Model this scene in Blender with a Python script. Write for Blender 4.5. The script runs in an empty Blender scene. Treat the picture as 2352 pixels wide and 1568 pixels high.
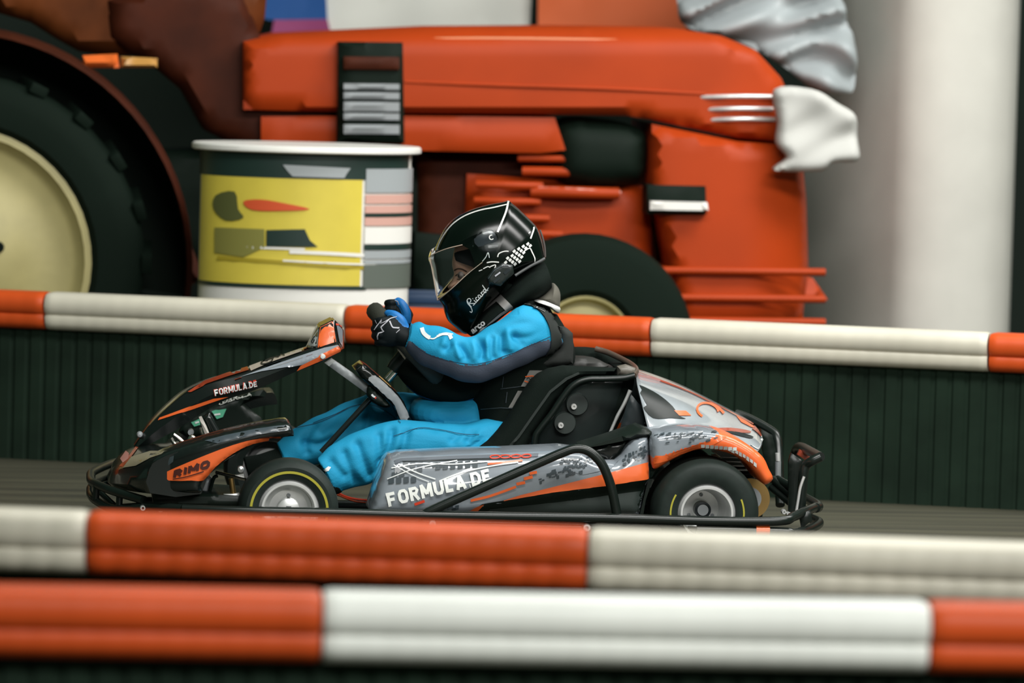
import bpy, bmesh, math, random
import numpy as np
from mathutils import Vector, Matrix
from mathutils.bvhtree import BVHTree
from mathutils.geometry import delaunay_2d_cdt

random.seed(7)
SC = bpy.context.scene
COL = SC.collection
rad = math.radians

# ------------------------------------------------------------------ camera
TH, PH, RO, H, D, F = rad(-5), rad(3.84), rad(1.6), 1.52, 14.0, 12432.0
Fw = Vector((-math.sin(TH)*math.cos(PH), math.cos(TH)*math.cos(PH), -math.sin(PH)))
R0 = Vector((math.cos(TH), math.sin(TH), 0)); U0 = R0.cross(Fw)
Rt = R0*math.cos(RO)+U0*math.sin(RO); Up = U0*math.cos(RO)-R0*math.sin(RO)
CAM = Vector((D*math.sin(TH), -D*math.cos(TH), H))
cam = bpy.data.cameras.new('camera'); camo = bpy.data.objects.new('camera', cam); COL.objects.link(camo)
M = Matrix((Rt, Up, -Fw)).transposed().to_4x4(); M.translation = CAM
camo.matrix_world = M
cam.sensor_width = 36; cam.lens = F/2352*36; cam.clip_end = 200
cam.dof.use_dof = True; cam.dof.focus_distance = 14.25; cam.dof.aperture_fstop = 3.3
SC.camera = camo
SC.view_settings.view_transform = 'Standard'; SC.view_settings.look = 'None'
SC.view_settings.gamma = 1; SC.view_settings.use_curve_mapping = False
SC.view_settings.exposure = 0.0
SC.cycles.max_bounces = 8; SC.cycles.transparent_max_bounces = 12

# ------------------------------------------------------------------ light
w = bpy.data.worlds.new('world'); SC.world = w; w.use_nodes = True
w.node_tree.nodes['Background'].inputs[0].default_value = (.42, .78, .56, 1)
w.node_tree.nodes['Background'].inputs[1].default_value = .10

def area(name, loc, rot, sx, sy, power, col=(1, .985, .955)):
    l = bpy.data.lights.new(name, 'AREA'); l.shape = 'RECTANGLE'; l.size = sx; l.size_y = sy
    l.energy = power; l.color = col
    o = bpy.data.objects.new(name, l); COL.objects.link(o); o.location = loc; o.rotation_euler = rot
    return o
area('ceiling_lamp', (2.3, -10.0, 4.4), (rad(46), 0, 0), 7, 1.0, 520)
area('ceiling_lamp', (1.7, -2.6, 4.6), (rad(20), 0, 0), 6, 1.0, 440)
area('ceiling_lamp', (2.2, 1.2, 4.8), (rad(0), 0, 0), 4, 1.0, 75)
area('ceiling_lamp', (3.4, 1.4, 4.4), (rad(36), rad(18), 0), 3, 1.4, 210)

# ------------------------------------------------------------------ pixel <-> world helpers (photo measured 2352 x 1568)
def ray(px, py): return Fw+Rt*((px-1176)/F)+Up*((784-py)/F)
def P(px, py, Y):
    d = ray(px, py); return CAM+d*((Y-CAM.y)/d.y)
def G(px, py, z=0.0):
    d = ray(px, py); return CAM+d*((z-CAM.z)/d.z)
def Q(p):
    v = Vector(p)-CAM; q = v.dot(Fw); return 1176+F*v.dot(Rt)/q, 784-F*v.dot(Up)/q

# ------------------------------------------------------------------ materials
def lin(c):
    return tuple(((x/255)/12.92 if x/255 <= .04045 else ((x/255+.055)/1.055)**2.4) for x in c)
MATS = {}
def mat(name, col, rough=.5, metal=0, coat=0, noise=0, nscale=30, bump=0, bscale=200, trans=0, alpha=1, spec=.5, srgb=False, ior=1.45, coatr=.06):
    if name in MATS: return MATS[name]
    m = bpy.data.materials.new(name); m.use_nodes = True; nt = m.node_tree; b = nt.nodes['Principled BSDF']
    if srgb: col = lin(col)
    b.inputs['Base Color'].default_value = (*col, 1); b.inputs['Roughness'].default_value = rough
    b.inputs['Metallic'].default_value = metal; b.inputs['Coat Weight'].default_value = coat
    b.inputs['Coat Roughness'].default_value = coatr
    b.inputs['Specular IOR Level'].default_value = spec; b.inputs['IOR'].default_value = ior
    b.inputs['Transmission Weight'].default_value = trans; b.inputs['Alpha'].default_value = alpha
    if noise or bump:
        tc = nt.nodes.new('ShaderNodeTexCoord')
    if noise:
        n = nt.nodes.new('ShaderNodeTexNoise'); n.inputs['Scale'].default_value = nscale; n.inputs['Detail'].default_value = 5
        nt.links.new(tc.outputs['Object'], n.inputs['Vector'])
        r = nt.nodes.new('ShaderNodeValToRGB'); r.color_ramp.elements[0].position = .3; r.color_ramp.elements[1].position = .7
        r.color_ramp.elements[0].color = (*[x*(1-noise) for x in col], 1); r.color_ramp.elements[1].color = (*[min(1, x*(1+noise)) for x in col], 1)
        nt.links.new(n.outputs['Fac'], r.inputs[0]); nt.links.new(r.outputs[0], b.inputs['Base Color'])
    if bump:
        n2 = nt.nodes.new('ShaderNodeTexNoise'); n2.inputs['Scale'].default_value = bscale; n2.inputs['Detail'].default_value = 3
        nt.links.new(tc.outputs['Object'], n2.inputs['Vector'])
        bp = nt.nodes.new('ShaderNodeBump'); bp.inputs['Strength'].default_value = bump; bp.inputs['Distance'].default_value = .002
        nt.links.new(n2.outputs['Fac'], bp.inputs['Height']); nt.links.new(bp.outputs[0], b.inputs['Normal'])
    MATS[name] = m; return m
BLK = mat('gloss_black_plastic', (.006, .009, .008), .22, coat=.4)
SATB = mat('satin_black_plastic', (.005, .010, .007), .42, spec=.3)
MATB = mat('matte_black_fabric', (.005, .009, .007), .9, spec=.15, bump=.5, bscale=500)
TUBE = mat('black_powder_coat', (.006, .010, .008), .3)
RUB = mat('tyre_rubber', (.011, .018, .015), .6, spec=.3, noise=.15, nscale=40)
ORG = mat('orange_print', (.76, .13, .028), .35, coat=.25)
GRYP = mat('grey_print', (.23, .26, .29), .25, coat=.9, noise=.12, nscale=14)
GRYD = mat('dark_grey_print', (.045, .06, .07), .35, coat=.3)
WHP = mat('white_print', (.74, .77, .76), .35, coat=.3)
BLP = mat('black_print', (.012, .018, .02), .35)
REDP = mat('red_print', (.6, .05, .02), .4)
REDD = mat('dark_red_print', (.32, .045, .015), .35, coat=.4)
CHR = mat('chrome_steel', (.62, .6, .55), .18, metal=1)
ALU = mat('brushed_aluminium', (.78, .79, .78), .32, metal=.6, noise=.12, nscale=18)
GRYM = mat('grey_metal_plate', (.30, .32, .33), .42, metal=.35)
BRASS = mat('brass_disc', (.42, .27, .10), .35, metal=.9)
BLUE = mat('blue_suit_fabric', (.013, .285, .50), .72, bump=.3, bscale=260, spec=.3)
GRYF = mat('slate_grey_fabric', (.075, .09, .125), .8, bump=.3, bscale=260, spec=.3)
SKIN = mat('skin', (.62, .36, .25), .5)
GLASS = mat('clear_visor', (.9, .92, .93), .02, trans=1, ior=1.12, spec=.5)
YEL = mat('yellow_ring_print', (.36, .33, .03), .5)

# ------------------------------------------------------------------ mesh helpers
BV = {}
def link(o, parent=None):
    COL.objects.link(o)
    if parent is not None:
        o.parent = parent
        o.matrix_parent_inverse = WORLD.get(parent.name, Matrix()).inverted()
    return o
WORLD = {}
def empty(name, loc, parent=None):
    o = bpy.data.objects.new(name, None); o.empty_display_size = .1
    if parent is None:
        COL.objects.link(o); o.location = loc; WORLD[o.name] = Matrix.Translation(loc)
    else:
        link(o, parent)
    return o
def tag(o, label=None, cat=None, group=None, kind=None):
    if label: o['label'] = label
    if cat: o['category'] = cat
    if group: o['group'] = group
    if kind: o['kind'] = kind
    return o
def mesh(name, vs, fs, m, parent=None, smooth=40, mi=None):
    me = bpy.data.meshes.new(name); me.from_pydata([tuple(v) for v in vs], [], [tuple(f) for f in fs])
    for k in (m if isinstance(m, (list, tuple)) else [m]): me.materials.append(k)
    bm = bmesh.new(); bm.from_mesh(me)
    if mi is not None:
        bm.faces.ensure_lookup_table()
        for i, f in enumerate(bm.faces): f.material_index = mi[i]
    bmesh.ops.remove_doubles(bm, verts=bm.verts, dist=1e-6)
    bmesh.ops.recalc_face_normals(bm, faces=bm.faces)
    bm.to_mesh(me); bm.free()
    if smooth:
        me.polygons.foreach_set('use_smooth', [True]*len(me.polygons)); me.set_sharp_from_angle(angle=rad(smooth))
    me.update()
    o = bpy.data.objects.new(name, me); link(o, parent)
    return o
def bvh(*objs):
    vs, fs = [], []
    for o in objs:
        k = len(vs); vs += [v.co.copy() for v in o.data.vertices]; fs += [tuple(i+k for i in p.vertices) for p in o.data.polygons]
    return BVHTree.FromPolygons(vs, fs)
def cr(pts, n=6, closed=False):
    pts = [tuple(map(float, p)) for p in pts]; out = []; N = len(pts)
    for i in range(N if closed else N-1):
        g = lambda k: np.array(pts[k % N] if closed else pts[min(max(k, 0), N-1)])
        a, b, c, d = g(i-1), g(i), g(i+1), g(i+2)
        for j in range(n):
            t = j/n
            out.append(tuple(.5*((2*b)+(c-a)*t+(2*a-5*b+4*c-d)*t*t+(3*b-a-3*c+d)*t**3)))
    if not closed: out.append(pts[-1])
    return out
def tube_data(pts, r, n=10, cap=True):
    pts = [Vector(p) for p in pts]; vs, fs = [], []
    rs = r if isinstance(r, (list, tuple)) else [r]*len(pts)
    t0 = (pts[1]-pts[0]).normalized(); nrm = t0.orthogonal().normalized()
    for i, p in enumerate(pts):
        t = (pts[min(i+1, len(pts)-1)]-pts[max(i-1, 0)]).normalized()
        nrm = (nrm-t*nrm.dot(t)).normalized(); b = t.cross(nrm)
        for k in range(n):
            a = 2*math.pi*k/n; vs.append(p+(nrm*math.cos(a)+b*math.sin(a))*rs[i])
    for i in range(len(pts)-1):
        for k in range(n):
            fs.append((i*n+k, i*n+(k+1) % n, (i+1)*n+(k+1) % n, (i+1)*n+k))
    if cap:
        fs.append(tuple(range(n))); fs.append(tuple(range((len(pts)-1)*n, len(pts)*n)))
    return vs, fs
def join(parts):
    vs, fs = [], []
    for v, f in parts:
        k = len(vs); vs += list(v); fs += [tuple(i+k for i in q) for q in f]
    return vs, fs
def tube(name, pts, r, m, parent=None, n=10, sm=0, closed=False):
    if sm: pts = cr([tuple(p) for p in pts], sm, closed)
    v, f = tube_data(pts, r, n); return mesh(name, v, f, m, parent, 50)
def tubepx(name, pts, r, m, parent=None, n=10, sm=6):
    return tube(name, [P(*p) for p in pts], r, m, parent, n, sm)
def box_data(a, b, bev=0):
    (x0, y0, z0), (x1, y1, z1) = a, b
    bm = bmesh.new(); bmesh.ops.create_cube(bm, size=1)
    for v in bm.verts: v.co = Vector(((x0+x1)/2+v.co.x*(x1-x0), (y0+y1)/2+v.co.y*(y1-y0), (z0+z1)/2+v.co.z*(z1-z0)))
    if bev: bmesh.ops.bevel(bm, geom=bm.edges[:], offset=bev, segments=2, affect='EDGES', profile=.5)
    bm.verts.index_update()
    r = [v.co.copy() for v in bm.verts], [tuple(v.index for v in f.verts) for f in bm.faces]; bm.free(); return r
def box(name, a, b, m, parent=None, bev=.003):
    v, f = box_data(a, b, bev); return mesh(name, v, f, m, parent, 35)
def lathe_data(prof, c, n=48, ax='y', closed=False):
    vs, fs = [], []; k = len(prof)
    for i in range(n):
        a = 2*math.pi*i/n
        for r, h in prof:
            if ax == 'y': vs.append((c[0]+r*math.cos(a), c[1]+h, c[2]+r*math.sin(a)))
            else: vs.append((c[0]+r*math.cos(a), c[1]+r*math.sin(a), c[2]+h))
    for i in range(n):
        for j in range(k if closed else k-1):
            a, b = i*k+j, i*k+(j+1) % k; c2, d = ((i+1) % n)*k+(j+1) % k, ((i+1) % n)*k+j
            fs.append((a, b, c2, d))
    return vs, fs
def lathe(name, prof, c, m, parent=None, n=48, ax='y', sm=40, closed=False):
    v, f = lathe_data(prof, c, n, ax, closed); return mesh(name, v, f, m, parent, sm)
def resample(poly, step):
    out = []
    N = len(poly)
    for i in range(N):
        a, b = np.array(poly[i]), np.array(poly[(i+1) % N]); L = np.linalg.norm(b-a); k = max(1, int(round(L/step)))
        for j in range(k): out.append(tuple(a+(b-a)*j/k))
    return out
def inside(pt, poly):
    x, y = pt; c = False; N = len(poly)
    for i in range(N):
        x0, y0 = poly[i]; x1, y1 = poly[i-1]
        if (y0 > y) != (y1 > y) and x < (x1-x0)*(y-y0)/(y1-y0)+x0: c = not c
    return c
def dist(pts, poly):
    pts = np.array(pts); best = np.full(len(pts), 1e9)
    for i in range(len(poly)):
        a = np.array(poly[i-1]); b = np.array(poly[i]); d = b-a; L = d@d
        if L < 1e-9: continue
        t = np.clip(((pts-a)@d)/L, 0, 1); q = a+t[:, None]*d
        best = np.minimum(best, np.linalg.norm(pts-q, axis=1))
    return best
def tri2d(poly, step):
    bd = resample(poly, step); xs = [p[0] for p in bd]; ys = [p[1] for p in bd]
    g = []
    row = 0; y = min(ys)+step*.5
    while y < max(ys):
        x = min(xs)+step*(.5 if row % 2 else 1)
        while x < max(xs):
            if inside((x, y), bd): g.append((x, y))
            x += step
        y += step*.87; row += 1
    if g:
        dd = dist(g, bd); g = [p for p, q in zip(g, dd) if q > step*.45]
    pts = bd+g; N = len(bd)
    v, e, f, *_ = delaunay_2d_cdt([Vector(p) for p in pts], [(i, (i+1) % N) for i in range(N)], [], 1, 1e-5)
    v = [(p.x, p.y) for p in v]
    tris = [t for t in f if inside((sum(v[i][0] for i in t)/3, sum(v[i][1] for i in t)/3), bd)]
    return v, tris, bd
def pillow(name, poly, Y0, depth, R, m, parent=None, step=9, bulge=None, scale=850., smooth=45):
    """bodywork shell: outline in photo pixels on plane Y0, front rolled over by R metres at its edge, `depth` metres thick"""
    v2, tris, bd = tri2d(poly, step); dd = dist(v2, bd)/scale
    N = len(v2); vs = []
    for (x, y), d in zip(v2, dd):
        p = P(x, y, Y0); off = R-math.sqrt(max(0, R*R-(R-min(d, R))**2)) if R > 0 else 0
        vs.append(Vector((p.x, Y0+off+(bulge(x, y) if bulge else 0), p.z)))
    back = [Vector((v.x, Y0+depth, v.z)) for v in vs]
    fs = [tuple(t) for t in tris]+[tuple(i+N for i in reversed(t)) for t in tris]
    cnt = {}
    for t in tris:
        for i in range(len(t)):
            e = (t[i], t[(i+1) % len(t)]); cnt[e] = 1
    for (a, b) in cnt:
        if (b, a) not in cnt: fs.append((b, a, a+N, b+N))
    return mesh(name, vs+back, fs, m, parent, smooth)
def decal(name, poly, tgt, m, parent=None, step=7, off=.0012, Yg=.1):
    """a flat print lying on the surface of its thing"""
    v2, tris, _ = tri2d(poly, step)
    return put2d(name, v2, tris, tgt, m, parent, off, Yg)
def put2d(name, v2, tris, tgt, m, parent, off=.0012, Yg=.1):
    vs = []
    for x, y in v2:
        d = ray(x, y).normalized(); h, n, i, _ = tgt.ray_cast(CAM, d)
        if h is None:
            h, n, i, _ = tgt.find_nearest(P(x, y, Yg))
        if n.dot(d) > 0: n = -n
        vs.append(h+n*off-d*off*.5)
    o = mesh(name, vs, tris, m, parent, 60)
    if name in ('speckle_print', 'checker_print'): o['kind'] = 'stuff'
    return o
def stroke2d(path, wd, sm=4, closed=False, taper=False):
    if sm > 1: p = cr(path, sm, closed)
    else:
        p = []
        for i in range(len(path) if closed else len(path)-1):
            a, b = np.array(path[i], float), np.array(path[(i+1) % len(path)], float); k = max(1, int(np.linalg.norm(b-a)/4))
            p += [tuple(a+(b-a)*j/k) for j in range(k)]
        if not closed: p.append(tuple(path[-1]))
    vs, fs = [], []
    n = len(p)
    for i in range(n):
        a = np.array(p[(i-1) % n] if closed else p[max(i-1, 0)]); b = np.array(p[(i+1) % n] if closed else p[min(i+1, n-1)])
        t = b-a; t = t/(np.linalg.norm(t)+1e-9); nn = np.array((-t[1], t[0]))
        ww = wd*(1-.85*i/(n-1)) if taper else wd
        c = np.array(p[i]); vs += [tuple(c+nn*ww/2), tuple(c-nn*ww/2)]
    for i in range(n if closed else n-1):
        a = 2*i; b = (2*i+2) % (2*n); fs.append((a, a+1, b+1, b))
    return vs, fs
def strokes(name, lst, tgt, m, parent, off=.0012, Yg=.1):
    """lst of (path, width[, closed])"""
    V, Fc = [], []
    for s in lst:
        v, f = stroke2d(s[0], s[1], s[2] if len(s) > 2 else 4, s[3] if len(s) > 3 else False); k = len(V)
        V += v; Fc += [tuple(i+k for i in q) for q in f]
    return put2d(name, V, Fc, tgt, m, parent, off, Yg)
def text2d(s, bold=.03, shear=0, spacing=1.0):
    cu = bpy.data.curves.new('lettering', 'FONT'); cu.body = s; cu.offset = bold; cu.shear = shear; cu.space_character = spacing
    cu.resolution_u = 4
    o = bpy.data.objects.new('lettering', cu); COL.objects.link(o)
    dg = bpy.context.evaluated_depsgraph_get(); me = o.evaluated_get(dg).to_mesh()
    vs = [(v.co.x, v.co.y) for v in me.vertices]; fs = [tuple(p.vertices) for p in me.polygons]
    o.evaluated_get(dg).to_mesh_clear(); bpy.data.objects.remove(o)
    return vs, fs
def lettering(name, s, p0, p1, cap, tgt, m, parent, bold=.03, shear=0, off=.0016, up=None, spacing=1.0, Yg=.1):
    vs, fs = text2d(s, bold, shear, spacing); x0 = min(v[0] for v in vs); x1 = max(v[0] for v in vs)
    y1 = .70; p0 = np.array(p0, float); p1 = np.array(p1, float)
    d = p1-p0; u = d/np.linalg.norm(d); upv = np.array(up if up is not None else (u[1], -u[0]), float)
    v2 = [tuple(p0+d*(v[0]-x0)/(x1-x0)+upv*cap*v[1]/y1) for v in vs]
    return put2d(name, v2, fs, tgt, m, parent, off, Yg)
GLY = {'F': [[(0, 0), (0, 1)], [(0, .88), (.62, .88)], [(0, .46), (.54, .46)]], 'O': [[(.15, .1), (.0, .3), (0, .7), (.15, .9), (.5, .9), (.66, .7), (.66, .3), (.5, .1), (.15, .1)]],
       'R': [[(0, 0), (0, 1)], [(0, .88), (.45, .88), (.6, .72), (.45, .5), (0, .5)], [(.28, .5), (.62, 0)]], 'M': [[(0, 0), (0, 1)], [(0, 1), (.4, .25)], [(.4, .25), (.8, 1)], [(.8, 1), (.8, 0)]],
       'U': [[(0, 1), (0, .3), (.15, .1), (.5, .1), (.65, .3), (.65, 1)]], 'L': [[(0, 1), (0, 0)], [(0, .11), (.55, .11)]], 'A': [[(0, 0), (.34, 1)], [(.34, 1), (.70, 0)], [(.14, .28), (.56, .28)]],
       '.': [[(.0, .1), (.08, .1)]], 'D': [[(0, 0), (0, 1)], [(0, .89), (.4, .89), (.62, .66), (.62, .34), (.4, .11), (0, .11)]], 'E': [[(0, 0), (0, 1)], [(0, .89), (.58, .89)], [(0, .5), (.5, .5)], [(0, .11), (.58, .11)]], 'I': [[(0, 0), (0, 1)]]}
def block(name, s, p0, p1, cap, tgt, m, parent, wt=.23, off=.0016, slant=.1, Yg=.1):
    """heavy block lettering from straight strokes; p0 -> p1 is the baseline in photo pixels"""
    segs = []; x = 0
    for ch in s:
        g = GLY[ch]; w_ = max(a for st_ in g for a, b in st_)
        for st_ in g: segs.append([(x+a, b) for a, b in st_])
        x += w_+wt+(.10 if ch != '.' else -.02)
    W = x-wt-.10; p0 = np.array(p0, float); d = np.array(p1, float)-p0; u = d/np.linalg.norm(d); upv = np.array((u[1], -u[0]))
    sx = np.linalg.norm(d)/W; V, Fc = [], []
    for st_ in segs:
        q = [p0+u*(a*sx+slant*cap*b)+upv*(b*cap) for a, b in st_]
        wp = wt*sx*.95
        closed = st_[0] == st_[-1] and len(st_) > 2
        v, f = stroke2d([tuple(t) for t in (q[:-1] if closed else q)], min(wp, cap*.24) if abs(st_[0][1]-st_[-1][1]) < .01 and len(st_) == 2 else wp*.98, 1, closed)
        k = len(V); V += v; Fc += [tuple(i+k for i in t) for t in f]
    return put2d(name, V, Fc, tgt, m, parent, off, Yg)
def blob_data(poly, c, Yc, hw, p=2.3, q=2.3, rings=14):
    """closed body whose side outline is `poly` (pixels at plane Yc), swelling to half width hw"""
    n = len(poly); vs, fs = [], []
    ts = [math.sin(math.pi/2*(-1+2*i/rings)) for i in range(rings+1)]
    C0 = P(c[0], c[1], Yc); O = [P(x, y, Yc) for x, y in poly]
    for t in ts[1:-1]:
        s = (1-abs(t)**p)**(1/q)
        for o in O:
            v = C0+(o-C0)*s; vs.append(Vector((v.x, Yc+hw*t, v.z)))
    k = len(ts)-2
    for i in range(k-1):
        for j in range(n):
            fs.append((i*n+j, i*n+(j+1) % n, (i+1)*n+(j+1) % n, (i+1)*n+j))
    a = len(vs); vs.append(Vector((C0.x, Yc-hw, C0.z))); b = len(vs); vs.append(Vector((C0.x, Yc+hw, C0.z)))
    for j in range(n):
        fs.append((a, (j+1) % n, j)); fs.append((b, (k-1)*n+j, (k-1)*n+(j+1) % n))
    return vs, fs
def band_data(secs, n=20, sm=5):
    """limb: sections (xt,yt, xb,yb, Yc, hw[, split]) ; outline follows top and bottom pixels"""
    S = cr(secs, sm); vs, fs, th = [], [], []
    for s in S:
        a = P(s[0], s[1], s[4]); b = P(s[2], s[3], s[4]); c = (a+b)/2; e = (a-b)/2
        for k in range(n):
            t = 2*math.pi*k/n; v = c+e*math.cos(t); vs.append(Vector((v.x, s[4]-s[5]*math.sin(t), v.z)))
    m = []
    for i in range(len(S)-1):
        sp = S[i][6] if len(S[i]) > 6 else -2
        for k in range(n):
            fs.append((i*n+k, i*n+(k+1) % n, (i+1)*n+(k+1) % n, (i+1)*n+k))
            m.append(1 if math.cos(2*math.pi*(k+.5)/n) < sp else 0)
    fs.append(tuple(range(n))); fs.append(tuple(range((len(S)-1)*n, len(S)*n))); m += [m[0], m[-1]]
    return vs, fs, m
def band(name, secs, m, parent, n=20, sm=5):
    v, f, _ = band_data(secs, n, sm); return mesh(name, v, f, m, parent, 60)
def bolt(name, c, r, h, m, parent, d=-1):
    """hex-socket bolt facing the camera side"""
    prof = [(r, 0), (r, d*h*.7), (r*.8, d*h), (r*.42, d*h), (r*.42, d*h*.45), (.0001, d*h*.45)]
    return lathe(name, prof, c, m, parent, 14)

# ================================================================== SETTING
def floor_mat():
    m = mat('track_asphalt', (.036, .038, .026), .55)
    nt = m.node_tree; b = nt.nodes['Principled BSDF']; tc = nt.nodes.new('ShaderNodeTexCoord'); mp = nt.nodes.new('ShaderNodeMapping')
    mp.inputs['Scale'].default_value = (.35, 5, 1)
    n = nt.nodes.new('ShaderNodeTexNoise'); n.inputs['Scale'].default_value = 2.2; n.inputs['Detail'].default_value = 6
    r = nt.nodes.new('ShaderNodeValToRGB'); r.color_ramp.elements[0].position = .3; r.color_ramp.elements[1].position = .72
    r.color_ramp.elements[0].color = (.034, .034, .024, 1); r.color_ramp.elements[1].color = (.080, .078, .050, 1)
    nt.links.new(tc.outputs['Object'], mp.inputs[0]); nt.links.new(mp.outputs[0], n.inputs['Vector'])
    nt.links.new(n.outputs['Fac'], r.inputs[0]); nt.links.new(r.outputs[0], b.inputs['Base Color'])
    n2 = nt.nodes.new('ShaderNodeTexNoise'); n2.inputs['Scale'].default_value = 250
    nt.links.new(tc.outputs['Object'], n2.inputs['Vector'])
    bp = nt.nodes.new('ShaderNodeBump'); bp.inputs['Strength'].default_value = .4; bp.inputs['Distance'].default_value = .003
    nt.links.new(n2.outputs['Fac'], bp.inputs['Height']); nt.links.new(bp.outputs[0], b.inputs['Normal'])
    return m
tag(mesh('floor', [(-9, -16, 0), (9, -16, 0), (9, 9, 0), (-9, 9, 0)], [(0, 1, 2, 3)], floor_mat(), None, 0), kind='structure')
WALLM = mat('dark_hall_wall', (.005, .014, .008), .8, noise=.3, nscale=1.5)
tag(box('wall_back', (-9, 8.6, 0), (9, 8.8, 5.2), WALLM, None, 0), kind='structure')

# round-cornered white column at the right
COLM = mat('white_painted_plaster', (.54, .53, .48), .75, noise=.06, nscale=4)
def column():
    pts = [(1846, 4.95), (1990, 4.62), (2052, 4.44), (2100, 4.36), (2180, 4.34), (2262, 4.38), (2310, 4.47), (2326, 4.6), (2330, 5.2), (1850, 5.3)]
    vs = []
    for x, Y in pts:
        p = P(x, 400, Y); vs.append((p.x, Y))
    n = len(vs); V = [(x, y, 0) for x, y in vs]+[(x, y, 5.2) for x, y in vs]
    Fc = [(i, (i+1) % n, n+(i+1) % n, n+i) for i in range(n)]+[tuple(range(n)), tuple(range(n, 2*n))]
    o = mesh('pillar', V, Fc, COLM, None, 50); tag(o, 'white painted hall pillar behind the track, right of the red tractor', kind='structure')
column()

# ---- barriers: red and white plastic rails bolted on black rubber belting
RAILR = mat('red_barrier_plastic', (.56, .074, .012), .45, noise=.12, nscale=2.2, spec=.3)
RAILW = mat('white_barrier_plastic', (.78, .80, .75), .42, noise=.07, nscale=3)
RAILB = mat('ivory_barrier_plastic', (.60, .57, .47), .45, noise=.10, nscale=3)
BELT = mat('black_rubber_belting', (.010, .021, .013), .8, spec=.15, noise=.3, nscale=5)
def rail_mesh(L, m, rib, name):
    prof = [(.085, -.112), (.03, -.115), (.006, -.108), (-.004, -.094), (-.006, -.074), (.0, -.067), (-.010, -.060), (-.016, -.040), (-.012, -.018), (.0, -.005), (.018, 0), (.07, 0), (.085, -.006)]
    n = max(2, int(L/.0125)); vs, fs = [], []; k = len(prof)
    for i in range(n+1):
        x = L*i/n; g = rib if i % 4 == 0 else 0; e = .006 if i in (0, n) else 0
        for j, (y, z) in enumerate(prof):
            gg = g*(1.0 if 2 <= j <= 5 else .45) if 1 < j < 10 else 0
            vs.append((x, y+gg+e*(1 if y < .05 else 0), z-(e*.5 if z > -.02 else 0)))
    for i in range(n):
        for j in range(k):
            fs.append((i*k+j, i*k+(j+1) % k, (i+1)*k+(j+1) % k, (i+1)*k+j))
    fs += [tuple(range(k)), tuple(range(n*k, n*k+k))]
    o = mesh(name, vs, fs, m, None, 50); me = o.data; bpy.data.objects.remove(o); return me
def barrier(A, B, Hh, joints, first_red, white, rib, label, panel_label):
    A = Vector(A); B = Vector(B); A.z = B.z = 0; d = (B-A).normalized(); nrm = Vector((-d.y, d.x, 0))
    def par(px, py):
        r = ray(px, py); t = (A-CAM).dot(nrm)/r.dot(nrm); return (CAM+r*t-A).dot(d)
    js = [par(*j) for j in joints]
    L = .93
    while js[0] > -2.2: js.insert(0, js[0]-L); first_red = not first_red
    while js[-1] < (B-A).length+2.0: js.append(js[-1]+L)
    root = bpy.data.objects.new('track_barrier', None); COL.objects.link(root)
    mw = Matrix((( d.x, nrm.x, 0, A.x), (d.y, nrm.y, 0, A.y), (0, 0, 1, 0), (0, 0, 0, 1)))
    root.matrix_world = mw; tag(root, label, 'barrier')
    cache = {}
    red = first_red
    for a, b in zip(js[:-1], js[1:]):
        key = (round(b-a, 2), red)
        if key not in cache: cache[key] = rail_mesh(b-a-.006, RAILR if red else white, rib, 'rail')
        o = bpy.data.objects.new('red_rail' if red else 'white_rail', cache[key]); COL.objects.link(o); o.parent = root
        o.location = (a+.003, -.045, Hh); red = not red
        for q in (.07, b-a-.07):
            v, f = lathe_data([(.012, 0), (.012, -.003), (.007, -.006), (.0001, -.006)], (a+q, -.045+.03, Hh), 10, 'z')
        o2 = None
    a, b = js[0], js[-1]; n = int((b-a)/.05); vs, fs = [], []
    z1 = Hh-.108
    xs = []
    for i in range(n+1):
        x = a+(b-a)*i/n
        xs += [(x, 0), (x+.006, .006), (x+.014, .006), (x+.020, 0)]
    for x, y in xs: vs += [(x, y, 0), (x, y, z1), (x, .03, z1), (x, .03, 0)]
    for i in range(len(xs)-1):
        for j in range(4): fs.append((i*4+j, i*4+(j+1) % 4, i*4+4+(j+1) % 4, i*4+4+j))
    fs += [(0, 1, 2, 3), tuple(4*(len(xs)-1)+q for q in range(4))]
    bo = mesh('rubber_belt', vs, fs, BELT, None, 30); bo.parent = root
    return root
barrier(G(0, 1052), G(2352, 1172), .52, [(112, 700), (800, 745), (1500, 790), (2275, 805)], False, RAILB, .0012,
        'red and ivory rail barrier behind the kart, in front of the tractor', None)
zz = .52
a, b = G(0, 1166, zz), G(2352, 1246, zz)
barrier(a, b, zz, [(205, 1240), (1352, 1290)], True, RAILB, .0035,
        'ribbed red and ivory rail barrier just in front of the kart', None)
a, b = G(0, 1342, zz), G(2352, 1384, zz)
barrier(a, b, zz, [(738, 1430), (2128, 1465)], False, RAILW, .0009,
        'smooth red and bright white rail barrier along the bottom edge, closest to the viewer', None)

# ================================================================== RED TRACTOR
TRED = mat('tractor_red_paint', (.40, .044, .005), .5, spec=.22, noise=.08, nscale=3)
TRDK = mat('tractor_red_shaded', (.050, .010, .003), .65, spec=.2, noise=.3, nscale=6)  # tractor red darkened, so the shadow on the cowl side is in the colour
TBLK = mat('tractor_black', (.003, .009, .005), .7, spec=.2)
TYEL = mat('cream_wheel_paint', (.42, .37, .16), .5, noise=.12, nscale=6)
TTYR = mat('tractor_tyre', (.004, .010, .006), .8, spec=.15)
tp = P(620, 700, 4.0); TC = Vector((tp.x, 4.0, 0))
tr = empty('tractor', TC); tag(tr, 'red vintage tractor with cream wheel rims parked behind the rear barrier', 'tractor')
def tpill(name, poly, Y, dep, R, m, step=30, sm=0, par=None, bulge=None):
    if sm: poly = cr(poly, sm, True)
    return pillow(name, poly, Y, dep, R, m, par or tr, step, bulge, 714)
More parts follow.
